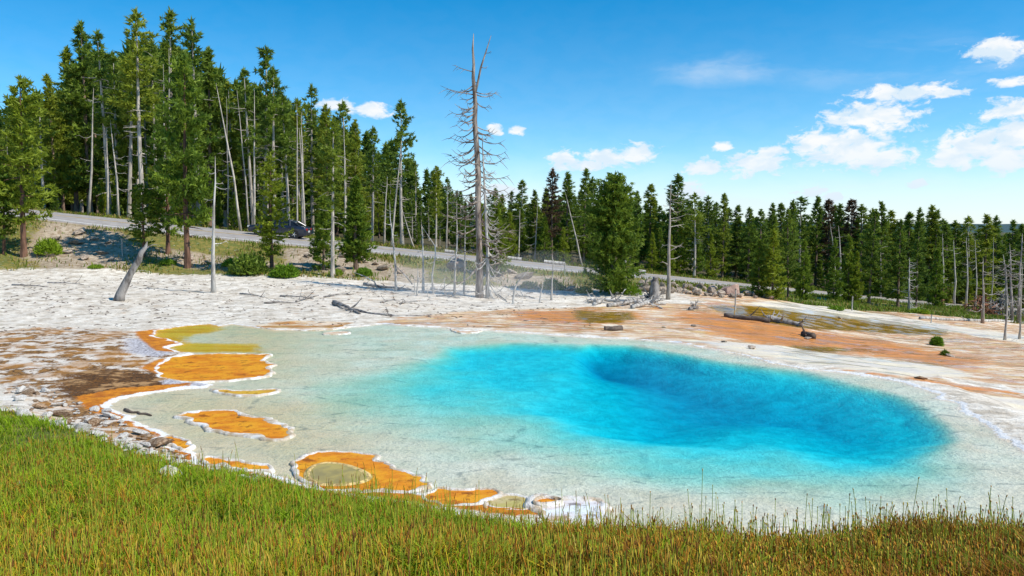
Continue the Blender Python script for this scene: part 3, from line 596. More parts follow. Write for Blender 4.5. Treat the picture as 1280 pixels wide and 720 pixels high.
# ------------------------------------------------------------------ trees
UP = Vector((0, 0, 1))
def crown_mesh(name, seed, h, cb, rmax, prof, m, gap=.12, step=.27, nb=(4, 6), droop=.25, tuft=.27, wid=.05, k=9, spread=.16, dead=0.0, irr=.15):
    r_ = np.random.default_rng(seed); C_, D_, T_ = [], [], []
    z_ = cb*h
    lop = r_.uniform(0, 2*math.pi); lean = r_.uniform(.0, .25)
    while z_ < h*.985:
        t = (z_/h-cb)/(1-cb)
        wf = r_.uniform(1-irr, 1+irr*.4)
        for _ in range(r_.integers(nb[0], nb[1]+1)):
            if r_.random() < gap: continue
            a = r_.uniform(0, 2*math.pi); L = wf*rmax*prof(t)*r_.uniform(.55, 1.2)*(1+lean*math.cos(a-lop))
            tone = r_.uniform(.15, .85); nt = max(2, int(L/.145))
            for q in range(nt):
                f = .22+.78*(q+r_.random()*.8)/nt; f = min(f, 1)
                out = L*f; zz = z_-droop*L*f*(1-t)+.30*L*f*f
                side = r_.normal(0, spread*L*.8*f+.03)
                C_.append((math.cos(a)*out-math.sin(a)*side, math.sin(a)*out+math.cos(a)*side, zz+r_.normal(0, .05)))
                D_.append((math.cos(a), math.sin(a), .35)); T_.append(tone+r_.normal(0, .12))
        z_ += step*r_.uniform(.6, 1.4)*(1-.35*t)
    for q in range(6):   # leader
        C_.append((0, 0, h-.08*q)); D_.append((0, 0, 1)); T_.append(.6)
    C_, D_, T_ = np.array(C_), np.array(D_), np.array(T_); n_ = len(C_)
    C_, D_, T_ = np.repeat(C_, k, 0), np.repeat(D_, k, 0), np.repeat(T_, k)
    N_ = n_*k; d = D_*.75+r_.normal(0, .62, (N_, 3)); d[:, 2] += .12; d /= np.linalg.norm(d, axis=1, keepdims=True)
    pr = np.cross(d, r_.normal(0, 1, (N_, 3))); pr /= np.linalg.norm(pr, axis=1, keepdims=True)
    L = tuft*r_.uniform(.6, 1.25, (N_, 1)); W = wid*r_.uniform(.6, 1.3, (N_, 1)); b = C_+r_.normal(0, .03, (N_, 3))
    V = np.empty((N_*3, 3)); V[0::3] = b-pr*W; V[1::3] = b+pr*W; V[2::3] = b+d*L
    tint = np.repeat(np.clip(T_+r_.normal(0, .1, N_), 0, 1), 3)
    dd = np.repeat((r_.random(N_) < dead).astype(float), 3)
    return mesh_np(name, V, np.arange(N_*3).reshape(-1, 3), m, False, {'tint': tint, 'dead': dd})
def trunk_mesh(name, seed, h, r0, cb, m, stubs=14, bend=.12):
    rr = random.Random(seed); mb = MB(); pts, rad = [], []
    bx, by = rr.uniform(-bend, bend), rr.uniform(-bend, bend)
    for q in range(12):
        t = q/11; pts.append((bx*math.sin(t*3)*(1-t), by*math.sin(t*2.4)*(1-t), h*.985*t-(.12 if q == 0 else 0))); rad.append(r0*(1-t)**.8*(1.35 if q == 0 else 1)+.012)
    mb.tube(pts, rad, 8, .05)
    for q in range(stubs):   # dead lower branches and live limbs
        z_ = h*rr.uniform(.12, cb+.35); a = rr.uniform(0, 6.28); L = rr.uniform(.25, .9)*(1 if z_ < cb*h else 1.3)
        mb.tube([(0, 0, z_), (math.cos(a)*L*.5, math.sin(a)*L*.5, z_-.05*L), (math.cos(a)*L, math.sin(a)*L, z_-rr.uniform(-.1, .35)*L)], [.028, .018, .007], 4)
    return mb.mesh(name, m)
def p_pine(t): return (1-t)**.5*(.5+.5*min(1, t*3+.2))+.05
def p_cone(t): return (1-t)**.85*(.7+.3*min(1, t*5))+.04
def p_spire(t): return (1-t)**.75*(.8+.2*math.sin(t*17))+.05
def p_round(t): return math.sqrt(max(0, 1-(2*t-.85)**2*.72))*(1-.45*t)+.04
VAR = {}
def var(kind, n_, h, cb, rmax, prof, fm, tm, r0, stubs=14, **kw):
    VAR[kind] = []
    for q in range(n_):
        sd_ = hash_(kind)+q*13; rv = random.Random(sd_); c_ = min(.7, cb*rv.uniform(.8, 1.25))
        VAR[kind].append((trunk_mesh('trunk', sd_, h, r0, c_, M[tm], stubs), crown_mesh('crown', sd_, h, c_, rmax*rv.uniform(.88, 1.12), prof, M[fm], **kw), h))
def hash_(s_): return sum((i_+1)*ord(c_) for i_, c_ in enumerate(s_))
var('tall', 6, 10,   .40, 1.25, p_pine, 'needles', 'pale_bark', .12, 22, gap=.24, droop=.12, irr=.5, step=.3)
var('full', 5, 10, .12, 1.85, p_cone, 'needles', 'bark', .13, 10, gap=.12, droop=.28)
var('spire', 5, 10, .12, 1.38, p_spire, 'needles', 'bark', .11, 10, gap=.12, droop=.35)
var('young', 4, 6, .03, 1.35, p_cone, 'bright_needles', 'bark', .08, 4, gap=.05, step=.22, droop=.12)
var('sparse', 3, 10, .45, 1.0, p_pine, 'needles', 'pale_bark', .11, 26, gap=.38, droop=.15, irr=.6, step=.32)
var('red', 2, 10, .35, 1.1, p_pine, 'red_needles', 'bark', .11, 20, gap=.25, droop=.2)
var('slope', 3, 8, .17, 1.45, p_pine, 'bright_needles', 'red_bark', .12, 14, gap=.15, step=.24, droop=.12, tuft=.24)
var('bushy', 1, 6, .02, 1.75, p_round, 'bright_needles', 'bark', .14, 4, gap=.04, step=.14, nb=(7, 10), droop=.04, tuft=.21, k=9, wid=.042, irr=.25, spread=.12)
var('cone', 1, 5.2, .12, 1.05, p_cone, 'bright_needles', 'bark', .11, 4, gap=.0, step=.14, nb=(6, 8), droop=.15, tuft=.2)
PLACED = []
def tree(kind, px, top, label, group=None, Y=None, base=None, name='pine_tree', wide=1.0, idx=None, lean=0.0):
    if Y is None: b = hit(px, base)
    else:
        X = (px-640)/FPX*Y; b = Vector((X, Y, hz(X, Y)))
    topz = at(px, top, b.y)[2]; H = max(1.2, topz-b.z)
    vs_ = VAR[kind]; tm_, cm_, h0 = vs_[random.randrange(len(vs_)) if idx is None else idx % len(vs_)]
    o = empty(name, b, random.uniform(0, 6.28)); sc = H/h0; o.scale = (sc*wide, sc*wide, sc); o.rotation_euler.x = lean+random.gauss(0, .018); o.rotation_euler.y = random.gauss(0, .018)
    link('trunk', tm_, o); link('crown', cm_, o)
    return tag(o, label, 'tree', group)
# trees on the slope between the terrace and the road
tree('slope', 30, 97, 'dense green pine on the left slope below the road, beside the pale rock', base=322, wide=1.0, idx=0)
tree('slope', -22, 150, 'pine half out of view beside the dense slope pine', base=326, idx=1)
tree('slope', 5, 205, 'lower pine tucked beneath the dense slope pine', base=318, idx=2, wide=1.1)
tree('slope', 235, 70, 'tall red trunked pine rising in front of the road', base=335, idx=2, wide=.85)
tree('slope', 180, 230, 'bushy young pine behind the leaning stump', base=322, idx=0, wide=1.3)
tree('slope', 210, 130, 'leafy pine leaning over the road bend beside the red trunked pine', base=318, idx=1, wide=.9)
tree('slope', 340, 195, 'round crowned pine standing in front of the dark car', base=339, idx=1, wide=1.05)
tree('tall', 416, 150, 'slender pine with bare pale trunk on the slope below the road', base=347, idx=2)
tree('young', 404, 245, 'young pine bush at the foot of the slender slope pine', base=338, idx=1, wide=1.1)
tree('cone', 445, 222, 'compact bright green conifer on the slope right of the car', base=337, wide=1.12)
tree('bushy', 765, 218, 'broad bushy green conifer reaching to the ground below the road', base=367, wide=.97)
tree('young', 621, 252, 'young conifer behind the tall dead snag', base=346, idx=2, wide=1.1)
tree('young', 609, 300, 'small conifer at the road verge behind the snag', base=342, idx=0)
tree('young', 705, 285, 'young conifer at the far road verge beside the broad bushy one', Y=67.5, idx=3)
for px, tp, bs, kd, wd in ((948,300,371,'young',1.0),(966,288,374,'young',1.1),(985,262,373,'full',.9),(1003,300,376,'young',.9),(1042,300,377,'young',.9),(1060,296,379,'young',1.0),(1086,262,381,'full',1.1),(1070,315,380,'young',.8),(1122,275,386,'full',1.15),(1145,300,385,'full',1.1),(1168,312,384,'young',1.0)):
    tree(kd, px, tp, 'lush green conifer in the clump between the runoff and the road', 'conifer clump below the road', base=bs, wide=wd)
# forest across the road: the tree tops one can tell apart
TOPS = [(58,120),(75,95),(98,62),(115,30),(140,42),(163,48),(182,13),(200,52),(215,16),(232,58),(250,26),(262,62),(283,110),(318,88),(331,60),(345,86),(362,118),(375,125),(392,108),(410,132),(432,128),(445,150),(465,160),(503,127),(520,202),(545,208),(560,222),(576,240),(622,236),(638,240),(652,226),(668,238),(690,212),(708,216),(730,212),(745,222),(782,242),(796,252),(812,231),(846,219),(868,242),(886,246),(903,243),(920,257),(935,260),(950,262),(964,255),(976,255),(988,251),(1001,247),(1020,246),(1035,250),(1048,256),(1062,250),(1075,256),(1088,262),(1101,253),(1112,264),(1135,266),(1147,261),(1160,258),(1170,263),(1186,281),(1196,276),(1212,271),(1230,269),(1246,271),(1262,276),(1276,281),(1300,280),(1330,276),(1365,282),(1400,285),(-12,120),(-45,90),(-80,100),(-115,80)]
LB = {'tall': 'tall ragged pine with bare trunk in the forest across the road', 'spire': 'narrow dark spired conifer in the forest across the road', 'full': 'full crowned dark green conifer in the forest across the road',
      'sparse': 'thin gappy topped pine on bare trunk in the forest across the road', 'red': 'dying reddish brown pine standing in the forest across the road', 'young': 'short bright young conifer at the forest edge beyond the road'}
GB = {'tall': 'ragged forest pines', 'spire': 'spired forest conifers', 'full': 'full forest conifers', 'sparse': 'thin topped forest pines', 'red': 'dying forest pines', 'young': 'young conifers at the forest edge'}
tr = random.Random(21)
def where(px):
    for lim, ph in ((215, 'on the high bend past the leaning stump'), (290, 'across the road past the red trunked pine'), (400, 'across the road beyond the dark car'), (560, 'across the road beyond the compact conifer'), (715, 'across the road beyond the tall forked snag'), (850, 'across the road beyond the broad bushy conifer'), (945, 'across the road beyond the boulder row'), (1180, 'across the road beyond the conifer clump')):
        if px < lim: return ph
    return 'across the road beyond the brush pile'
def lab(kd, px): return LB[kd].replace('in the forest across the road', where(px)).replace('at the forest edge beyond the road', where(px)), GB[kd]+' '+where(px)
def far_edge(px):
    yn_, zn_, yf_, zf_ = road_at(np.array([(px-640)/FPX*68])); return float(yf_[0])
for q, (px, tp) in enumerate(TOPS):
    fe = far_edge(px)
    if px < 580: kd = tr.choice(['tall', 'tall', 'tall', 'full', 'sparse'])
    elif px < 850: kd = tr.choice(['spire', 'full', 'tall', 'spire'])
    else: kd = tr.choice(['spire', 'spire', 'full', 'spire', 'tall'])
    if px in (690, 1062, 1035): kd = 'red'
    if px in (331, 182, 215, 503): kd = 'tall'
    tree(kd, px, tp, *lab(kd, px), Y=fe+tr.uniform(2.5, 12), wide=1.0 if px < 600 else tr.uniform(1.15, 1.6))
ex = [t_[0] for t_ in sorted(TOPS)]; ey = [t_[1] for t_ in sorted(TOPS)]
def env(px): return float(np.interp(px, ex, np.convolve(np.pad(ey, 2, mode='edge'), np.ones(5)/5, 'valid')))
px = -110.0
while px < 1400:      # the rows behind fill the wood
    fe = far_edge(px)
    tp = env(px)+tr.uniform(6, 46 if px < 600 else 30)+(22 if px < 560 else 0)
    kd = tr.choice(['spire', 'full', 'full', 'tall'] if px > 560 else ['full', 'tall', 'full', 'spire', 'sparse'])
    tree(kd, px, min(tp, 300), *lab(kd, px), Y=fe+tr.uniform(9, 30), wide=1.0 if px < 600 else tr.uniform(1.25, 1.75)); px += tr.uniform(8, 15)
px = -80.0
while px < 1400:      # young growth along the far verge
    if px > 560 or tr.random() < .55:
        fe = far_edge(px); b_ = at(px, 300, fe)
        kd = 'young'; g0 = hz((px-640)/FPX*fe, fe); hgt_ = tr.uniform(1.8, 4.6)
        Yq = fe+tr.uniform(1.8, 7); tpz = g0+hgt_
        d_ = 285-(tpz-CAMZ)*FPX/Yq
        tree(kd, px, d_, *lab(kd, px), Y=Yq, wide=tr.uniform(.85, 1.15))
    px += tr.uniform(10, 22)
# far-off wood behind, one mass
def far_wood():
    base = VAR['full'][1][1]; nv = len(base.vertices); co_ = np.empty(nv*3, np.float32); base.vertices.foreach_get('co', co_); co_ = co_.reshape(-1, 3)
    tv = np.empty(nv, np.float32); base.attributes['tint'].data.foreach_get('value', tv)
    sel = np.arange(nv).reshape(-1, 3)[::4].ravel(); c0 = co_[sel]; ctr = np.repeat(c0.reshape(-1, 3, 3).mean(1), 3, 0); c0 = ctr+(c0-ctr)*2.1; t0 = tv[sel]; Vs, Ts = [], []
    for q in range(190):
        px_ = -150+q*8.3+tr.uniform(-5, 5); Yq = far_edge(px_)+tr.uniform(34, 52); X = (px_-640)/FPX*Yq; gz = float(base_h(np.array([X]), np.array([Yq]))[0])
        H_ = max(3, at(px_, min(env(px_)+tr.uniform(10, 34), 300), Yq)[2]-gz); a = tr.uniform(0, 6.28); sc = H_/10
        Vs.append(np.stack([(c0[:, 0]*math.cos(a)-c0[:, 1]*math.sin(a))*sc*1.2+X, (c0[:, 0]*math.sin(a)+c0[:, 1]*math.cos(a))*sc*1.2+Yq, (c0[:, 2]-1.2)*sc*1.12+gz], 1)); Ts.append(t0*.8)
    V = np.concatenate(Vs); return mesh_np('far_wood', V, np.arange(len(V)).reshape(-1, 3), M['needles'], False, {'tint': np.concatenate(Ts), 'dead': np.zeros(len(V))})
tag(link('far_wood', far_wood()), 'dark mass of woodland deep behind the forest trees', 'woodland', kind='stuff')

# ------------------------------------------------------------------ dead trees, snags and driftwood
def limb(mb, p0, d, L, r0, sag=.25, curl=.15, twigs=3, rr=random, n_=6, sides=5):
    d = Vector(d).normalized(); pts = []; rad = []
    side = d.cross(UP); side = side.normalized() if side.length > .01 else Vector((1, 0, 0)); jx = rr.uniform(-.15, .15)
    for q in range(n_+1):
        t = q/n_; pts.append(Vector(p0)+d*L*t+UP*L*(-sag*math.sin(t*math.pi*.75)+curl*t**3)+side*L*jx*math.sin(t*3.1)); rad.append(r0*(1-t)**.8+.006)
    mb.tube(pts, rad, sides, .08)
    for q in range(twigs):
        t = rr.uniform(.3, .95); i_ = min(n_-1, int(t*n_)); b_ = pts[i_].lerp(pts[i_+1], t*n_-i_)
        dd = (d+side*rr.choice((-1, 1))*rr.uniform(.4, 1.1)+UP*rr.uniform(-.9, .35)).normalized(); l2 = L*rr.uniform(.18, .45)
        mb.tube([b_, b_+dd*l2*.5-UP*l2*.05, b_+dd*l2-UP*l2*.22], [r0*.4+.004, r0*.28+.003, .004], 4)
def dead_tree(name, pts_px, rad, label, m, branches=(), group=None, cat='dead tree', taper=.8, base=None, rough=.06, n_tw=2, Y=None):
    """pts_px: base first; the trunk stays at the base's distance"""
    b = hit(*pts_px[0]) if Y is None else Vector(((pts_px[0][0]-640)/FPX*Y, Y, hz((pts_px[0][0]-640)/FPX*Y, Y)))
    root = empty(name, b); tag(root, label, cat, group)
    W = [Vector((0, 0, -.15))]+[Vector(at(a, c, b.y+dy))-b for a, c, dy in [(*q, 0) if len(q) == 2 else q for q in pts_px[1:]]]
    if len(W) == 2: W.insert(1, W[0].lerp(W[1], .5)+Vector((random.uniform(-.03, .03), 0, 0)))
    # subdivide
    Q = []
    for i_ in range(len(W)-1):
        for t in (0, .5): Q.append(W[i_].lerp(W[i_+1], t)+Vector((random.uniform(-1, 1), random.uniform(-1, 1), 0))*rad*.25*(1 if Q else 0))
    Q.append(W[-1]); n_ = len(Q)
    mb = MB(); mb.tube(Q, [rad*((1-i_/(n_-1))**taper*.92+.08)*(1.25 if i_ == 0 else 1) for i_ in range(n_)], 9, rough); mb.build('trunk', m, root, True)
    L_ = [0]
    for i_ in range(n_-1): L_.append(L_[-1]+(Q[i_+1]-Q[i_]).length)
    for (t, a, l, sag) in branches:
        s_ = t*L_[-1]; i_ = max(0, min(n_-2, int(np.searchsorted(L_, s_)-1))); p_ = Q[i_].lerp(Q[i_+1], (s_-L_[i_])/max(1e-6, L_[i_+1]-L_[i_]))
        mb = MB(); limb(mb, p_, (math.cos(a), math.sin(a), random.uniform(-.1, .25)), l, max(.011, rad*.24*(1-t*.55)), sag, .12, n_tw)
        mb.build('branch', m, root)
    return root
rr = random.Random(5)
br = []
for q in range(74):
    t = .14+.68*(q/74)**.9; a = rr.choice((0, math.pi))+rr.uniform(-1.2, 1.2)
    l = (2.3-1.5*t)*rr.uniform(.45, 1.15); br.append((t, a, l, rr.uniform(.15, .5)))
br += [(.775, math.pi, 1.75, .02), (.86, math.pi+.1, .95, .02), (.62, 0.1, 1.5, .25), (.60, math.pi-.1, 1.35, .1), (.47, .1, 1.6, .1), (.45, math.pi, 1.5, .3)]
sn = dead_tree('dead_snag', [(599,372),(599,300),(597,220),(594,150),(593,115),(591,80),(592,42)], .185, 'tall forked dead snag with drooping bare branches at the back of the pool', M['snag'], br, taper=.62, n_tw=4)
b = Vector(sn.location); mb = MB()
pp = [Vector(at(a, c, b.y))-b for a, c in ((593.5,118),(597,104),(601,84),(607,66),(614,44))]
mb.tube(pp, [.065, .058, .047, .035, .01], 7, .08); limb(mb, pp[2], (.9, .2, .2), .35, .015); limb(mb, pp[3], (1, -.2, .3), .3, .012); limb(mb, pp[1], (-.4, .3, .6), .5, .02)
mb.build('fork', M['snag'], sn, True)
br = []
for q in range(64):
    t = .04+.86*q/64; a = rr.choice((0, math.pi, .4, -.5))+rr.uniform(-.9, .9); br.append((t, a, (1.15-.75*t)*rr.uniform(.5, 1.25), rr.uniform(.45, 1.0)))
dead_tree('dead_snag', [(609,373),(610,320),(607,260),(604,200),(603,166)], .10, 'slender bleached snag tangled with fine twigs beside the tall forked snag', M['bleached'], br, n_tw=5)
S = 'thin bare bleached dead sapling on the white terrace beside the snag'; SG = 'bare saplings on the terrace'
def few(n_, l0=.25, l1=.7): return [(rr.uniform(.25, .95), rr.choice((0, math.pi))+rr.uniform(-.9, .9), rr.uniform(l0, l1), rr.uniform(-.1, .4)) for _ in range(n_)]
for pts, r_ in (([(495,364),(494,330),(491,300),(488,274),(487,250)], .065), ([(521,370),(522,330)], .05), ([(529,364),(529,320),(528,283)], .07), ([(568,369),(569,330),(572,300),(574,288)], .065), ([(580,368),(581,320),(582,272)], .06), ([(519,368),(518,348)], .04), ([(556,369),(556,345)], .03), ([(535,371),(534,352)], .03)):
    dead_tree('dead_sapling', pts, r_, S, M['bleached'], few(3), SG)
dead_tree('dead_sapling', [(542,367),(540,345),(544,322),(544,308),(537,297),(527,283)], .055, 'dead sapling whose thin top bends over to one side', M['bleached'], few(2))
dead_tree('dead_sapling', [(641,380),(643,362),(648,352),(656,343),(662,337)], .06, 'crooked white dead sapling bent toward the broad bushy conifer', M['bleached'], few(1))
dead_tree('dead_sapling', [(674,379),(676,365),(679,354)], .05, 'short white dead stick leaning on the shore below the slope', M['bleached'])
dead_tree('dead_sapling', [(689,375),(690,350),(692,328),(690,318)], .055, 'straight pale dead sapling with a hooked tip by the shore', M['bleached'], few(3))
dead_tree('dead_sapling', [(769,376),(762,362)], .07, 'short leaning dead stub below the broad bushy conifer', M['bleached'])
dead_tree('dead_sapling', [(473,361),(468,352),(455,345),(441,340)], .05, 'bowed thin dead sapling slanting over the terrace edge', M['bleached'], few(2, .2, .4))
dead_tree('dead_sapling', [(518,356),(508,346),(497,335),(492,328)], .05, 'thin dead pole leaning across a sapling on the slope', M['grey_wood'], few(2, .2, .4))
dead_tree('dead_pine_pole', [(267,366),(267,320),(268,260),(269,195)], .115, 'bare white dead pole standing alone on the white terrace', M['bleached'], few(7, .3, .9))
dead_tree('dead_pine_pole', [(835,374),(836,330),(837,280),(839,226)], .11, 'tall bare dead pole beside the boulder row', M['pale_bark'], few(12, .4, .9)+[(.62, .2, .8, -.1), (.42, .1, .7, -.2)])
dead_tree('dead_pine_pole', [(1228,404),(1229,370),(1229,322)], .10, 'bare dead pole rising from the brush pile', M['pale_bark'], few(9, .4, .9))
dead_tree('dead_pine_pole', [(1136,389),(1136,360),(1137,322)], .09, 'small silver dead tree with drooping branches before the dark conifers', M['bleached'], [(.1+.85*q/26, rr.uniform(0, 6.28), rr.uniform(.5, 1.3)*(1-.6*q/26), rr.uniform(.0, .5)) for q in range(26)], n_tw=3)
for pts in ([(1265,403),(1264,350),(1262,304)], [(1273,404),(1275,340),(1278,292)], [(1258,400),(1257,340),(1254,318)], [(1290,404),(1291,350),(1290,300)]):
    dead_tree('dead_pine_pole', pts, .10, 'dark twiggy dead pole in the cluster past the brush pile', M['grey_wood'], few(22, .4, 1.3), 'dead poles past the brush pile')
dead_tree('dead_sapling', [(1256,425),(1258,400),(1260,372)], .07, 'thin dead stem standing on a tangle of roots at the runoff', M['pale_bark'], few(3, .2, .4)+[(.04, q*.8, .5, .1) for q in range(8)])
dead_tree('dead_sapling', [(1274,424),(1276,396),(1278,330)], .06, 'tall thin dead stem next to the root tangle', M['pale_bark'], few(5, .2, .5))
st = dead_tree('leaning_stump', [(148,376),(156,356),(168,334),(178,316),(184,302)], .21, 'leaning grey weathered stump on the white terrace', M['grey_wood'], [(.82, .1, .75, -.35), (.05, math.pi, .8, .1), (.04, math.pi+.6, .5, .1), (.04, -.4, .4, .1)], cat='stump', taper=.55, n_tw=0, rough=.12)
dead_tree('leaning_stump', [(817,374),(817,362),(819,350),(816,346)], .30, 'upright broken grey stump in the driftwood pile', M['grey_wood'], few(3, .2, .5), cat='stump', taper=.4, rough=.16)
# poles inside the forest across the road
DP = [((302,272),(270,104)),((312,275),(296,112)),((207,262),(204,80)),((213,262),(211,60)),((286,268),(283,120)),((318,272),(318,112)),((372,290),(371,130)),((382,292),(374,160)),((379,290),(377,140)),((432,300),(430,150)),((489,306),(502,175)),((480,305),(484,220)),((519,318),(503,262)),((558,316),(560,228)),((571,318),(571,250)),((668,328),(672,255)),((648,326),(650,262)),((150,262),(138,150)),((136,262),(133,160)),((113,258),(117,110)),((1045,340),(1038,280)),((1052,342),(1048,282)),((728,332),(706,238)),((1180,372),(1178,292)),((1195,374),(1192,300)),((1210,376),(1208,296)),((1222,378),(1219,300)),((1240,380),(1242,296)),((1102,366),(1100,300))]
for (a, c), (d, e) in DP:
    fe = far_edge(a); dead_tree('dead_pine_pole', [(a, c), (a*.7+d*.3, c*.7+e*.3), (a*.3+d*.7, c*.3+e*.7), (d, e)], tr.uniform(.075, .12), 'bare grey dead pine pole among the trees '+where(a), M['pale_bark'], few(7, .3, 1.0), 'dead poles '+where(a), Y=fe+tr.uniform(1.2, 3.0), n_tw=1)
# logs lying about
def log(px0, px1, r0, r1, label, m, lift=0.0, sag=0.0, name='fallen_log', branches=0, group=None):
    a, b_ = hit(*px0), hit(*px1); root = empty(name, a); tag(root, label, 'log', group); mb = MB(); pts = []
    for q in range(9):
        t = q/8; w_ = a.lerp(b_, t); w_.z = hz(w_.x, w_.y)+(r0*(1-t)+r1*t)*.7+lift*math.sin(t*math.pi); w_.y += sag*math.sin(t*math.pi)+random.uniform(-.04, .04); pts.append(w_-a)
    mb.tube(pts, [(r0*(1-q/8)+r1*q/8)*random.uniform(.85, 1.1) for q in range(9)], 8, .12); mb.build('trunk', m, root, True)
    for q in range(branches):
        t = random.uniform(.1, .95); i_ = int(t*8); mb = MB(); limb(mb, pts[i_], (random.uniform(-1, 1), random.uniform(-1, .4), random.uniform(.1, .9)), random.uniform(.25, .8), r0*.35, .1, .1, 2); mb.build('branch', m, root)
    return root
log((905,396), (962,404), .10, .13, 'dark charred log lying in the olive runoff', M['dark_wood'], branches=3)
log((958,401), (1004,409), .17, .09, 'knobby grey log with broken branches at the end of the charred log', M['grey_wood'], branches=7)
log((1004,419), (1016,424), .10, .14, 'short dark stump end lying in the runoff', M['dark_wood'], branches=3)
log((862,388), (872,386), .10, .08, 'little root stump lying on the runoff edge', M['grey_wood'], branches=9)
log((755,413), (777,413), .09, .10, 'low dark slab at the water edge of the far shore', M['dark_wood'], branches=0)
for q, (a, b_) in enumerate((((735,378),(790,382)), ((760,384),(830,376)), ((770,378),(828,386)), ((790,386),(832,381)), ((742,382),(775,376)), ((800,374),(830,372)), ((780,382),(812,372)), ((795,384),(820,378)))):
    log(a, b_, .10, .04, 'bleached driftwood limb heaped in the pile by the broken stump', M['bleached'], .12, branches=5, group='driftwood pile')
log((1150,399), (1215,402), .10, .09, 'long pale log lying along the grass edge', M['bleached'], branches=1)
log((1215,402), (1290,405), .10, .07, 'pale log continuing toward the dead pole cluster', M['bleached'], branches=2)
log((455,357), (514,363), .10, .05, 'grey fallen pole lying on the white terrace by the saplings', M['grey_wood'], branches=3)
log((418,381), (450,393), .13, .05, 'knotted grey driftwood root on the back terrace', M['grey_wood'], branches=4)
log((440,388), (540,394), .06, .03, 'long curved driftwood branch lying near the far shore', M['grey_wood'], 0, -1.0, branches=2)
log((538,362), (600,366), .07, .04, 'thin pole on the ground behind the saplings', M['bleached'], branches=2)
for a, b_ in (((476,379),(500,377)), ((500,381),(522,377)), ((350,371),(392,374)), ((370,378),(398,370)), ((545,371),(575,373)), ((300,368),(330,372)), ((15,357),(60,359)), ((618,366),(634,378)), ((640,371),(668,373)), ((60,354),(105,356)), ((405,372),(440,368)), ((330,380),(372,379))):
    log(a, b_, .045, .02, 'thin broken branch scattered on the white terrace', M['grey_wood'], .05, branches=2, group='broken branches on the terrace')
log((155,514), (189,521), .035, .02, 'dark stick lying in the shallow cove', M['dark_wood'], 0, 0, name='stick')
for a, b_ in (((634,323),(652,325)), ((680,327),(706,331)), ((797,341),(807,343)), ((556,313),(568,315))):
    yl = far_edge((a[0]+b_[0])/2)+.6
    A0 = Vector(at(a[0], a[1], yl)); B0 = Vector(at(b_[0], b_[1], yl)); A0.z = hz(A0.x, A0.y)+.16; B0.z = hz(B0.x, B0.y)+.16
    root = empty('log_barrier', A0); tag(root, 'pale low log barrier along the far edge of the road', 'barrier', 'log barriers along the road'); mb = MB()
    mb.tube([(0, 0, 0), (B0-A0)*.5, B0-A0], [.14, .135, .13], 8, .05); mb.build('rail', M['bleached'], root)
    for t in (.12, .88): mb = MB(); mb.tube([(B0-A0)*t-UP*.4, (B0-A0)*t-UP*.02], .09, 7); mb.build('post', M['grey_wood'], root)
# marker posts
for px, bs, tp, lab in ((919,387,362,'white marker post standing in the olive runoff'), (1065,389,371,'thin pale marker post in the grass before the conifer clump'), (1164,404,394,'short pale marker post on the runoff edge'), (153,322,299,'slim grey delineator post on the slope below the road'), (706,343,329,'slim delineator post at the road verge')):
    b = hit(px, bs); H = max(.35, at(px, tp, b.y)[2]-b.z); root = empty('marker_post', b); tag(root, lab, 'post')
    mb = MB(); mb.tube([(0, 0, -.2), (0, 0, H*.5), (.01, 0, H)], [.036, .034, .032], 8, .03); mb.build('shaft', M['bleached'], root); mb = MB(); mb.tube([(.01, 0, H), (.01, 0, H+.05)], [.04, .03], 8); mb.build('cap', M['grey_wood'], root)

# ------------------------------------------------------------------ rocks
RK = []
for q in range(14):
    bm = bmesh.new(); r_ = np.random.default_rng(100+q); e = np.array([1, r_.uniform(.6, .95), r_.uniform(.5, .85)])
    for _ in range(20):
        v = r_.normal(0, 1, 3); v = v/np.linalg.norm(v)*r_.uniform(.82, 1.05)*e; bm.verts.new(v)
    bmesh.ops.convex_hull(bm, input=bm.verts); bmesh.ops.delete(bm, geom=[v for v in bm.verts if not v.link_faces], context='VERTS')
    m_ = bpy.data.meshes.new('rock'); bm.to_mesh(m_); bm.free(); RK.append(m_)
RKM = {}
def rock(b, size, m, name, label, group=None, flat=1.0, cat='rock'):
    q = random.randrange(len(RK))
    if (q, m) not in RKM: mm = RK[q].copy(); mm.materials.append(M[m]); RKM[(q, m)] = mm
    o = link(name, RKM[(q, m)]); o.location = (b.x, b.y, b.z+size*.22*flat); o.scale = (size*.5, size*.5, size*.5*flat); o.rotation_euler = (random.uniform(-.3, .3), random.uniform(-.3, .3), random.uniform(0, 6.28))
    return tag(o, label, cat, group)
for px in np.arange(798, 968, 4.6):
    f = (px-800)/165; by = 361+8*f
    for lay in range(2):
        b = hit(px+random.uniform(-3, 3), by-lay*6+random.uniform(-2, 3)+3); rock(b, random.uniform(.3, .68), 'rock', 'boulder', 'grey boulder in the rubble row below the road', 'boulder row below the road')
rock(hit(912, 369), 1.25, 'pink_rock', 'boulder', 'smooth orange tinted boulder at the end of the rubble row')
rock(hit(572, 337), 1.55, 'pink_rock', 'boulder', 'large pinkish boulder by the road behind the saplings')
for px, py in [(70,300),(95,305),(118,300),(84,318),(105,325),(128,318),(140,326),(60,322),(100,292),(135,306),(385,322),(400,328),(455,328),(470,332),(480,338),(445,326),(500,342),(430,322),(640,342),(655,349),(690,355),(700,360),(712,363),(625,344),(235,325),(262,330),(300,333),(330,335),(425,340),(488,335)]:
    rock(hit(px, py), random.uniform(.5, 1.3), 'rock', 'slope_rock', 'weathered tan rock half buried in the slope below the road', 'rocks in the slope', .6)
rock(hit(713, 364), .6, 'rock', 'boulder', 'single pale boulder in the shade of the broad bushy conifer')
sr = random.Random(9); k_ = 0
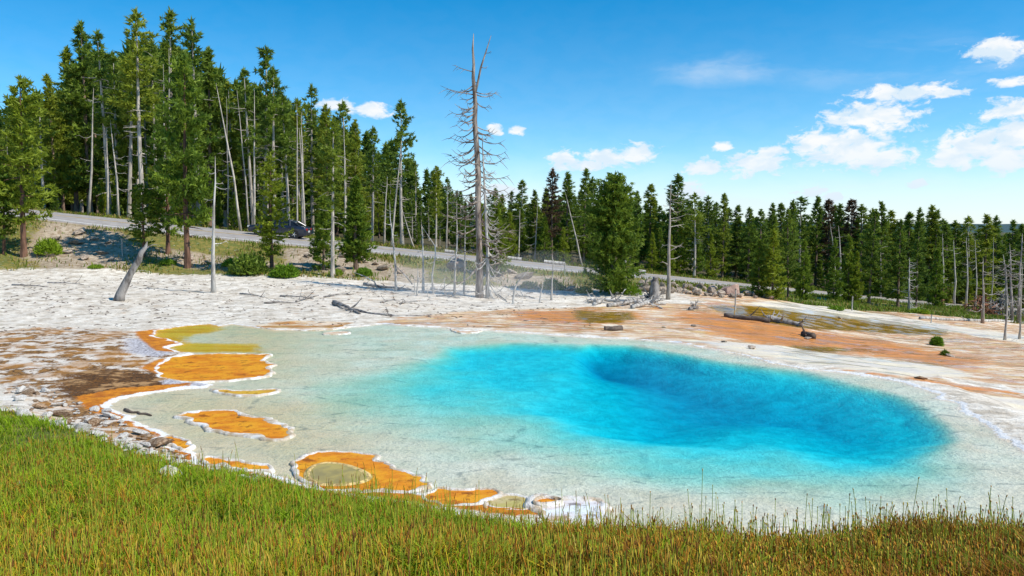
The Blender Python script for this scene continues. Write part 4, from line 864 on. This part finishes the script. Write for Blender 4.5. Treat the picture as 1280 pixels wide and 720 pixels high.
SHORE = [(20,487),(70,492),(95,506),(140,520),(150,530),(190,548),(215,565),(250,580),(300,592),(345,596),(330,604),(270,592),(215,582),(170,568),(120,549),(70,531),(10,514),(-20,500)]
while k_ < 240:
    px, py = sr.uniform(-20, 350), sr.uniform(485, 606)
    if sdf(np.array([px]), np.array([py]), SHORE)[0] > 2: continue
    b = hit(px, py)
    if float(terrain(np.array([b.x]), np.array([b.y]))[1][0]) < .05: continue
    big_ = sr.random() < .12; st_ = sr.random() < .25
    rock(b, sr.uniform(.18, .34) if big_ else sr.uniform(.05, .15), 'brown_sinter' if st_ else 'sinter', 'sinter_stone', 'brown stained sinter chunk on the stony shore beside the grass bank' if st_ else 'broken white sinter chunk on the stony shore beside the grass bank', 'stained sinter chunks' if st_ else 'white sinter chunks', sr.uniform(.35, .8), 'stone'); k_ += 1
rock(hit(200, 559), .62, 'brown_sinter', 'flat_rock', 'flat tan rock slab at the cove shore', None, .35); rock(hit(76, 522), .45, 'brown_sinter', 'flat_rock', 'tan rounded rock at the top of the grass edge', None, .5)
rock(hit(212, 596), .36, 'sinter', 'sinter_stone', 'white stone poking out of the grass bank', None, .6, 'stone'); rock(hit(25, 612), .25, 'sinter', 'sinter_stone', 'pale stone lying in the long grass', None, .6, 'stone')
rock(hit(300, 524), .12, 'sinter', 'pebble', 'lone white pebble on the oval orange island', None, .8, 'stone').location.z = .06
rock(hit(1150, 474), .35, 'brown_sinter', 'flat_rock', 'small tan slab on the far right shore', None, .35)
for px, py in ((1010,424),(830,410),(905,428),(1188,446),(1050,398),(940,436),(868,408)): rock(hit(px, py), random.uniform(.2, .35), 'rock', 'runoff_stone', 'small dark stone scattered on the orange runoff plain', 'stones on the runoff plain', .5, 'stone')
# loose bark and wood chips on the terrace: uncountable
V, Fs = [], []
cr_ = np.random.default_rng(8)
T_X = cr_.uniform(-46, 6, 2600); T_Y = cr_.uniform(27, 48, 2600); keep = (np.abs(T_X/T_Y) < .75) & (T_X < 3); T_X, T_Y = T_X[keep], T_Y[keep]
tz, ts = terrain(T_X, T_Y); ok = (ts > .6) & (T_Y < np.interp(T_X/T_Y, [-.7, -.2, .1], [47.5, 45.5, 43.5])) & (fbm(T_X*.3, T_Y*.8, 77, 3) > .45); T_X, T_Y, tz = T_X[ok], T_Y[ok], tz[ok]
for X, Yq, Z in zip(T_X, T_Y, tz):
    a = cr_.uniform(0, 6.28); l, w_ = cr_.uniform(.05, .22), cr_.uniform(.02, .07); h_ = cr_.uniform(.01, .05); dx, dy = math.cos(a), math.sin(a); k0 = len(V)
    V += [(X-dx*l-dy*w_, Yq-dy*l+dx*w_, Z-.02), (X-dx*l+dy*w_, Yq-dy*l-dx*w_, Z-.02), (X+dx*l, Yq+dy*l, Z-.02), (X+dx*l*.2, Yq+dy*l*.2, Z+h_)]
    Fs += [(k0, k0+1, k0+3), (k0+1, k0+2, k0+3), (k0+2, k0, k0+3)]
tag(link('wood_litter', mesh_np('wood_litter', V, Fs, M['dark_wood'])), 'scattered dark bark chips and twigs on the white terrace', 'litter', kind='stuff')

# ------------------------------------------------------------------ shrubs and the brush pile
def leaf_ball(seed, n_, r, hgt_, size, m):
    r_ = np.random.default_rng(seed); d = r_.normal(0, 1, (n_, 3)); d /= np.linalg.norm(d, axis=1, keepdims=True); rad = r*r_.uniform(.35, 1, (n_, 1))**.6
    lump = .8+.4*fbm(d[:, 0]*2+5, d[:, 2]*2+d[:, 1]*1.3, seed, 3); C_ = d*rad*lump[:, None]; C_[:, 2] = np.abs(C_[:, 2])*hgt_/r
    e = d*.5+r_.normal(0, .6, (n_, 3))+[0, 0, .5]; e /= np.linalg.norm(e, axis=1, keepdims=True); q = np.cross(e, r_.normal(0, 1, (n_, 3))); q /= np.linalg.norm(q, axis=1, keepdims=True)
    L = size*r_.uniform(.6, 1.3, (n_, 1)); V = np.empty((n_*3, 3)); V[0::3] = C_-q*L*.2; V[1::3] = C_+q*L*.2; V[2::3] = C_+e*L
    return mesh_np('foliage', V, np.arange(n_*3).reshape(-1, 3), m, False, {'tint': np.repeat(np.clip(r_.normal(.55, .25, n_), 0, 1), 3), 'dead': np.zeros(n_*3)})
def shrub(px, py, w_px, h_px, label, m, seed, group=None, n_=2200):
    b = hit(px, py); o = empty('shrub', b); tag(o, label, 'shrub', group); r = w_px/2/FPX*b.y; h_ = h_px/FPX*b.y
    link('foliage', leaf_ball(seed, n_, r, h_, max(.12, r*.28), m), o); mb = MB()
    for q in range(5): a = q*1.3; mb.tube([(0, 0, -.05), (math.cos(a)*r*.3, math.sin(a)*r*.3, h_*.4), (math.cos(a)*r*.6, math.sin(a)*r*.6, h_*.75)], [.02, .015, .006], 4)
    mb.build('stem', M['bark'], o); return o
shrub(356, 346, 34, 14, 'bright green round shrub at the foot of the slope below the car', M['shrub_leaf'], 1)
shrub(312, 343, 46, 22, 'dark sprawling juniper on the slope below the car', M['needles'], 2)
shrub(1171, 432, 13, 11, 'single green tussock shrub on the orange runoff plain', M['shrub_leaf'], 3)
shrub(1181, 444, 7, 4, 'tiny dark tuft beside the tussock shrub', M['needles'], 4, n_=500)
shrub(455, 345, 20, 10, 'low green shrub under the compact conifer', M['shrub_leaf'], 5)
shrub(60, 318, 30, 18, 'low leafy shrub beside the pale slope rock', M['shrub_leaf'], 6)
for q, (px, py, a, c) in enumerate(((290,333,24,10),(420,345,18,8),(690,362,26,12),(660,360,20,8),(210,332,20,6),(730,366,22,7),(790,368,26,9),(1045,388,20,4),(1150,392,22,6),(120,336,18,4))):
    shrub(px, py, a, c, 'low weedy shrub along the foot of the road slope', M['shrub_leaf'], 20+q, 'weedy shrubs along the slope', 700)
b = hit(1240, 396); o = empty('brush_pile', b); tag(o, 'heap of reddish dead brush and roots at the forest edge', 'brush pile')
for nm, mm, cx, n_ in (('red_branches', 'rust_brush', -.8, 130), ('grey_branches', 'grey_wood', .9, 110)):
    mb = MB()
    for q in range(n_):
        a = random.uniform(0, 6.28); rr_ = random.uniform(0, 1.5); p0 = Vector((cx+math.cos(a)*rr_, math.sin(a)*rr_*.7, random.uniform(0, 1.9)*(1-rr_/2.2))); dd = Vector((random.uniform(-1, 1), random.uniform(-1, 1), random.uniform(-.3, .8))).normalized(); l = random.uniform(.5, 1.3)
        mb.tube([p0-dd*l*.5, p0+Vector((0, 0, random.uniform(-.1, .15))), p0+dd*l*.5], [.045, .035, .012], 4)
    mb.build(nm, M[mm], o)
b = hit(1200, 385); dead_tree('root_ball', [(1177,383),(1178,370),(1180,356)], .25, 'small upturned reddish root ball before the dark trees', M['rust_brush'], [(rr.uniform(.1, .95), rr.uniform(0, 6.28), rr.uniform(.3, .8), .1) for _ in range(16)], cat='root')

# ------------------------------------------------------------------ grasses
def blades(X, Yq, Z, H, W, lean, cb, ct, r_):
    n_ = len(X); a = r_.uniform(0, 2*math.pi, n_); dx, dy = np.cos(a), np.sin(a); b = r_.uniform(0, 2*math.pi, n_); lx, ly = np.cos(b)*lean*H, np.sin(b)*lean*H
    V = np.empty((n_, 5, 3)); C_ = np.empty((n_, 5, 3))
    for k_, (t, wf) in enumerate(((0, 1), (0, -1), (.55, .8), (.55, -.8), (1, 0))):
        V[:, k_, 0] = X+dx*W*wf+lx*t*t; V[:, k_, 1] = Yq+dy*W*wf+ly*t*t; V[:, k_, 2] = Z-.02*(t == 0)+H*(t-.12*t*t*lean*3)
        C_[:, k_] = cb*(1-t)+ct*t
    o = (np.arange(n_)*5)[:, None]; F_ = np.concatenate([o+[0, 1, 3], o+[0, 3, 2], o+[2, 3, 4]])
    return V.reshape(-1, 3), F_, C_.reshape(-1, 3)
def pick(r_, n_, opts, wts):
    k_ = r_.choice(len(opts), n_, p=np.array(wts)/sum(wts)); return np.array(opts)[k_]
gr_ = np.random.default_rng(5)
def bank_pts(n_, y0, y1, pw=1.0):
    Yq = y0+(y1-y0)*gr_.random(n_)**pw; X = gr_.uniform(-.80, .80, n_)*(Yq+.8); m_ = sdf(X, Yq, BANK) < -.02+0*X
    X, Yq = X[m_], Yq[m_]; Z, s_ = terrain(X, Yq); return X, Yq, Z
X, Yq, Z = bank_pts(250000, 3.4, 15.0, 1.5)
kp = gr_.random(len(X)) < np.clip(.35+1.6*(fbm(X*3.2, Yq*3.2, 63, 3)-.25), .25, 1); X, Yq, Z = X[kp], Yq[kp], Z[kp]
n_ = len(X); d_in = -sdf(X, Yq, BANK); pt = fbm(X*.9, Yq*.9, 61, 4); pt2 = fbm(X*2.5+9, Yq*2.5, 62, 3)
warm = np.clip(sstep(d_in, 1.2, 5.5)*.8+sstep(X, -2, 3.5)*.75-.12+(pt-.5)*1.9, 0, 1)[:, None]
lush = np.clip(1-sstep(d_in, .2, 2.6)-sstep(X, -1.5, 1.5), 0, 1)
H = gr_.uniform(.06, .19, n_)*(.35+1.3*pt2)*(1+.35*(1-lush)); W = gr_.uniform(.0018, .0040, n_)*(1+Yq/14)*(1+.5*(X > 0))
gb = np.array([.15, .25, .012]); gt = np.array([.40, .58, .015]); yb = np.array([.32, .25, .015]); yt = np.array([.78, .55, .025]); ob = np.array([.24, .105, .012]); ot = np.array([.55, .24, .022])
u = gr_.random((n_, 1)); ww = (u < warm*.62); oo = (gr_.random((n_, 1)) < warm*.62*np.clip(.4+sstep(X, -2, 3)[:, None]*.9, 0, 1.2))
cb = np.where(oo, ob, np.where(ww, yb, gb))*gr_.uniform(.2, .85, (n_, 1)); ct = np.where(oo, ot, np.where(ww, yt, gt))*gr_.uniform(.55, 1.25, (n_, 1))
rt = sstep(X+.25*(Yq-6)+(pt-.5)*3, -1.5, 2.5)[:, None]; rust_ = gr_.random((n_, 1)) < .42*rt
ct = np.where(rust_, np.array([.42, .165, .018])*gr_.uniform(.6, 1.3, (n_, 1)), ct*(1-.30*rt)); cb = cb*(1-.3*rt)
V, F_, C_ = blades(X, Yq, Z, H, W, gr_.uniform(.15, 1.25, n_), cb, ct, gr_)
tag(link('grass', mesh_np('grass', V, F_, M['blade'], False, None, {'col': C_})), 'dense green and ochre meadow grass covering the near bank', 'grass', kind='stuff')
# long bent straws
X, Yq, Z = bank_pts(420, 3.5, 9.0); n_ = len(X); ct = np.array([.62, .50, .12])*gr_.uniform(.7, 1.2, (n_, 1))
V, F_, C_ = blades(X, Yq, Z, gr_.uniform(.18, .34, n_), gr_.uniform(.002, .0034, n_), gr_.uniform(.7, 1.6, n_), ct*.8, ct, gr_)
tag(link('straw', mesh_np('straw', V, F_, M['blade'], False, None, {'col': C_})), 'long bent straw coloured blades scattered through the bank grass', 'grass', kind='stuff')
# flowering timothy stalks with seed heads
X, Yq, Z = bank_pts(30000, 3.4, 11.5, 1.25); d_in = -sdf(X, Yq, BANK); k_ = (d_in > .12) & (gr_.random(len(X)) < np.where(X < -2, sstep(d_in, .0, 2.6)*.7+.06, .40+.4*sstep(d_in, .4, 1.6))*np.clip(.3+2.2*(fbm(X*1.6, Yq*1.6, 91, 3)-.3), .2, 1)); X, Yq, Z, d_in = X[k_], Yq[k_], Z[k_], d_in[k_]
n_ = len(X); H = gr_.uniform(.12, .24, n_)*(1+.45*(gr_.random(n_) < .06)+1.7*gr_.random(n_)*(gr_.random(n_) < .5)*sstep(1.5-d_in, 0, 1)*(X > -4)+.45*((d_in < 1.6) & (X > .5) & (gr_.random(n_) < .3))); a = gr_.uniform(0, 6.28, n_); ln = H*gr_.uniform(.0, .22, n_); lx, ly = np.cos(a)*ln, np.sin(a)*ln
hl = np.where(X > 1.0, gr_.uniform(.014, .034, n_), gr_.uniform(.025, .085, n_)); hr = np.where(X > 1.0, gr_.uniform(.004, .0068, n_), gr_.uniform(.0028, .0046, n_))
sw = .0016+.0002*Yq; V, Fs, C_ = [], [], []; off = 0
green = np.array([.32, .38, .04]); sc_ = pick(gr_, n_, [(.40, .22, .03), (.52, .42, .04), (.24, .10, .025), (.60, .40, .06), (.56, .25, .03)], [3, 3, 2.2, 2.5, 2.2])*gr_.uniform(.75, 1.15, (n_, 1))
Vst = np.empty((n_, 6, 3)); 
for k_, (t, ax) in enumerate(((0, 0), (0, 2.09), (0, 4.19), (1, 0), (1, 2.09), (1, 4.19))):
    Vst[:, k_, 0] = X+lx*t*t+np.cos(ax)*sw; Vst[:, k_, 1] = Yq+ly*t*t+np.sin(ax)*sw; Vst[:, k_, 2] = Z+H*t
o_ = (np.arange(n_)*6)[:, None]; Fst = np.concatenate([o_+[0, 1, 4], o_+[0, 4, 3], o_+[1, 2, 5], o_+[1, 5, 4], o_+[2, 0, 3], o_+[2, 3, 5]])
Cst = np.repeat(np.broadcast_to(green, (n_, 3))[:, None]*gr_.uniform(.7, 1.3, (n_, 1, 1)), 6, 1)
rings = [(0, .4), (.25, 1.0), (.75, .9), (1.0, .15)]; Vh = np.empty((n_, 16, 3))
for k_, (t, rf) in enumerate(rings):
    for j_ in range(4):
        ax = j_*1.5708+k_*.6; Vh[:, k_*4+j_, 0] = X+lx*(1+t*hl/H*1.6)+np.cos(ax)*hr*rf; Vh[:, k_*4+j_, 1] = Yq+ly*(1+t*hl/H*1.6)+np.sin(ax)*hr*rf; Vh[:, k_*4+j_, 2] = Z+H-.002+t*hl
o_ = (np.arange(n_)*16)[:, None]; Fh = []
for k_ in range(3):
    for j_ in range(4):
        a_, b_ = k_*4+j_, k_*4+(j_+1) % 4; Fh += [o_+[a_, b_, b_+4], o_+[a_, b_+4, a_+4]]
Fh = np.concatenate(Fh)+n_*6; Ch = np.repeat(sc_[:, None], 16, 1)*(.8+.4*gr_.random((n_, 16, 1)))
tag(link('seed_grass', mesh_np('seed_grass', np.concatenate([Vst.reshape(-1, 3), Vh.reshape(-1, 3)]), np.concatenate([Fst, Fh]), M['seed'], False, None, {'col': np.concatenate([Cst.reshape(-1, 3), Ch.reshape(-1, 3)])})), 'ripe brown seed heads on thin stalks above the bank grass', 'grass', kind='stuff')
# rough grass on the far slopes and verges
X = gr_.uniform(-52, 62, 190000); Yq = gr_.uniform(43, 80, 190000); m_ = np.abs(X/Yq) < .78; X, Yq = X[m_], Yq[m_]
yn, zn, yf, zf = road_at(X); t_ = (Yq-yn)/(yf-yn); ey_ = np.interp(X/Yq, [(q-640)/FPX for q in (-200,0,200,300,420,500,560,620,700,760,830,900,960,1060,1110,1200,1300,1500)], [47.6,47.8,47.8,46.8,45.8,45.5,45,44.5,44,44.5,45.5,45,46,48,50,51.5,52,54])
pt = fbm(X*.35, Yq*.35, 71, 4); rk = np.zeros(len(X))
for poly in ([(70,282),(130,290),(160,315),(150,333),(90,335),(45,318)], [(365,312),(440,318),(480,330),(520,338),(520,352),(440,345),(370,335)]): rk = np.maximum(rk, np.clip(.5-sdf(X, Yq, wpoly(poly))/2, 0, 1))
k_ = (Yq > ey_+.4) & ((t_ < -.1) | ((t_ > 1.12) & (t_ < 1.6))) & (gr_.random(len(X)) < np.clip((pt-.33)*4, .08, 1)*(1-.85*rk)*(.35+.65*sstep(t_, -.75, -.3)+.5*(Yq < ey_+2.5)+.5*(X > 12)))
X, Yq, pt = X[k_], Yq[k_], pt[k_]; Z, _ = terrain(X, Yq); n_ = len(X)
gb = np.array([.09, .13, .015]); u = gr_.random((n_, 1)); dry = u < .42-.25*sstep(X, 5, 20)[:, None]
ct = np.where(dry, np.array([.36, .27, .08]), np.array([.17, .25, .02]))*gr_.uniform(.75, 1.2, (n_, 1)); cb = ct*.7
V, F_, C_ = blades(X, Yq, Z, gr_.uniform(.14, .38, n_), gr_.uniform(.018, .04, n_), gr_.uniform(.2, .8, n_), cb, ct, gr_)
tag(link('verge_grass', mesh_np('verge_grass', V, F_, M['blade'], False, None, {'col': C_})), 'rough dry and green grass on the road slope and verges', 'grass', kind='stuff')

# ------------------------------------------------------------------ the car on the road
def car_mat(name, col, rough, metal=0.0, coat=0.0, spec=.5):
    m = bpy.data.materials.new(name); m.use_nodes = True; n = NT(m.node_tree); p = n.n['Principled BSDF']
    co = n.new('ShaderNodeTexCoord').outputs['Object']; n.l.new(n.mix(n.noise(9, 3, .5, co), tuple(c*.85 for c in col), tuple(min(1, c*1.12) for c in col)), p.inputs['Base Color'])
    p.inputs['Roughness'].default_value = rough; p.inputs['Metallic'].default_value = metal; p.inputs['Coat Weight'].default_value = coat; p.inputs['Specular IOR Level'].default_value = spec; return m
M['paint'] = car_mat('navy_car_paint', (.018, .024, .045), .3, .2, .8); M['glass'] = car_mat('car_glass', (.012, .015, .018), .05); M['tyre'] = car_mat('tyre_rubber', (.02, .02, .02), .9)
M['alloy'] = car_mat('alloy', (.62, .62, .63), .3, .8); M['lens'] = car_mat('head_lens', (.75, .77, .78), .15); M['red_lens'] = car_mat('tail_lens', (.45, .012, .01), .2); M['trim'] = car_mat('black_trim', (.015, .015, .016), .6)
cx_ = (350-640)/FPX*64.2; yn1, zn1, yf1, zf1 = [float(v[0]) for v in road_at(np.array([cx_]))]; yn2, zn2, yf2, zf2 = [float(v[0]) for v in road_at(np.array([cx_+1]))]
tc_ = .74; cy_ = yn1+(yf1-yn1)*tc_; czz = zn1+(zf1-zn1)*tc_+.07*(1-(2*tc_-1)**2)+.01; slope = (zn2+(zf2-zn2)*tc_)-(zn1+(zf1-zn1)*tc_); bank_ = (zf1-zn1)/(yf1-yn1)
car = empty('car', (cx_, cy_, czz)); car.rotation_euler = (math.atan(bank_)*.9, -math.atan(slope), 0)
tag(car, 'dark navy sedan driving on the road behind the round crowned pine', 'car')
def loft(sections, name, m, parent, smooth=True):
    n_ = len(sections[0]); V = [v for s_ in sections for v in s_]; Fs = []
    for r_ in range(len(sections)-1):
        for i_ in range(n_-1): Fs.append((r_*n_+i_, r_*n_+i_+1, (r_+1)*n_+i_+1, (r_+1)*n_+i_))
    Fs += [tuple(range(n_)), tuple(range(len(V)-1, len(V)-n_-1, -1))]
    mb = MB(); mb.add(V, Fs); o = mb.build(name, m, parent, False)
    bm = bmesh.new(); bm.from_mesh(o.data); bmesh.ops.recalc_face_normals(bm, faces=bm.faces); bm.to_mesh(o.data); bm.free()
    md = o.modifiers.new('bevel', 'BEVEL'); md.width = .03; md.segments = 2; md.limit_method = 'ANGLE'; md.angle_limit = R(25); return o
def sec(x_, hw, z0, z1, zs): return [(x_, -hw*.9, z0), (x_, -hw, z0+.12), (x_, -hw, zs), (x_, -hw*.93, z1), (x_, 0, z1+.03), (x_, hw*.93, z1), (x_, hw, zs), (x_, hw, z0+.12), (x_, hw*.9, z0)]
body = loft([sec(-2.32, .66, .30, .58, .50), sec(-2.22, .80, .22, .68, .56), sec(-1.7, .88, .20, .80, .64), sec(-.95, .90, .19, .92, .72), sec(0, .91, .18, .94, .75), sec(.95, .91, .18, .97, .78), sec(1.6, .90, .20, 1.0, .80), sec(2.15, .86, .24, .98, .78), sec(2.34, .76, .34, .86, .72)], 'body', M['paint'], car)
def cab(x_, hw0, z0, hw1, z1): return [(x_, -hw0, z0), (x_, -hw1, z1-.05), (x_, -hw1+.08, z1), (x_, hw1-.08, z1), (x_, hw1, z1-.05), (x_, hw0, z0)]
loft([cab(-1.02, .80, .90, .74, .97), cab(-.35, .82, .90, .64, 1.36), cab(.2, .82, .90, .62, 1.43), cab(.85, .82, .90, .62, 1.41), cab(1.3, .80, .92, .64, 1.26), cab(1.85, .78, .95, .72, 1.02)], 'greenhouse', M['glass'], car)
loft([[(x_, -h_, z_-.02), (x_, -h_+.06, z_+.022), (x_, h_-.06, z_+.022), (x_, h_, z_-.02)] for x_, h_, z_ in ((-.38, .63, 1.35), (.2, .62, 1.435), (.85, .62, 1.415), (1.25, .63, 1.29))], 'roof', M['paint'], car)
for sgn in (-1, 1):
    for xa, za, xb, zb in ((-1.0, .95, -.36, 1.37), (.12, .94, .14, 1.42), (1.02, .96, .95, 1.40), (1.82, 1.0, 1.28, 1.28)):
        mb = MB(); mb.tube([(xa, sgn*.82, za), (xb, sgn*.645, zb)], .038, 6); mb.build('pillar', M['paint'], car)
    for x_ in (-1.42, 1.42):
        wh = empty('wheel', (x_, sgn*.80, .33)); wh.parent = car; mb = MB(); a_ = [(math.cos(q/24*6.2832), math.sin(q/24*6.2832)) for q in range(24)]; pr_ = [(.20, -.10), (.31, -.11), (.33, -.07), (.33, .07), (.31, .11), (.20, .10)]
        V = [(c_*r_, y_, s_*r_) for r_, y_ in pr_ for c_, s_ in a_]; mb.add(V, [(k_*24+i_, k_*24+(i_+1) % 24, ((k_+1) % 6)*24+(i_+1) % 24, ((k_+1) % 6)*24+i_) for k_ in range(6) for i_ in range(24)]); mb.build('tyre', M['tyre'], wh)
        mb = MB(); mb.tube([(0, sgn*.02, 0), (0, sgn*.06, 0)], .205, 20)
        for q in range(5): a0 = q*1.2566; mb.tube([(0, sgn*.08, 0), (math.cos(a0)*.2, sgn*.09, math.sin(a0)*.2)], [.05, .03], 6)
        mb.build('rim', M['alloy'], wh)
        mb = MB(); mb.tube([(x_, sgn*.72, .34), (x_, sgn*.913, .34)], .375, 24); mb.build('wheel_arch', M['trim'], car)
    mb = MB(); mb.box((-2.20, sgn*.62, .62), (.22, .30, .13)); mb.build('headlight', M['lens'], car)
    mb = MB(); mb.box((2.27, sgn*.62, .80), (.16, .30, .15)); mb.build('tail_light', M['red_lens'], car)
    mb = MB(); mb.box((-.72, sgn*.98, .98), (.12, .18, .13)); mb.build('mirror', M['paint'], car)
    for x_ in (.0, .98): mb = MB(); mb.box((x_, sgn*.918, .80), (.2, .03, .035)); mb.build('door_handle', M['trim'], car)
    mb = MB(); mb.box((0, sgn*.90, .24), (2.0, .05, .09)); mb.build('sill', M['trim'], car)
mb = MB(); mb.box((-2.30, 0, .40), (.1, 1.1, .16)); mb.build('grille', M['trim'], car)
mb = MB(); mb.box((2.345, 0, .62), (.02, .42, .14)); mb.build('plate', M['lens'], car)

# ------------------------------------------------------------------ thin steam drifting off the spring
stm = bpy.data.materials.new('steam'); stm.use_nodes = True; n = NT(stm.node_tree); n.n.remove(n.n['Principled BSDF'])
pv = n.new('ShaderNodeVolumePrincipled'); pv.inputs['Color'].default_value = (.95, .97, 1, 1); pv.inputs['Density'].default_value = .05; pv.inputs['Anisotropy'].default_value = .0
n.l.new(pv.outputs[0], n.n['Material Output'].inputs['Volume']); 
for px, py, Y, rx_, ry_, rz_, lab_ in ((590,366,37.5,4.2,1.6,1.5,'thin veil of steam drifting round the snag base'), (680,352,42.5,3.4,1.4,1.7,'faint steam wisp before the shaded slope'), (548,345,41,2.6,1.2,1.6,'faint steam wisp rising among the bare saplings')):
    c0 = at(px, py, Y)
    bm = bmesh.new(); bmesh.ops.create_icosphere(bm, subdivisions=3, radius=1); me = bpy.data.meshes.new('steam_wisp')
    for v in bm.verts: v.co = Vector((v.co.x*rx_, v.co.y*ry_, v.co.z*rz_))
    bm.to_mesh(me); bm.free(); me.materials.append(stm); o = link('steam_wisp', me); o.location = (c0[0], c0[1], c0[2]); tag(o, lab_, 'steam', kind='stuff')
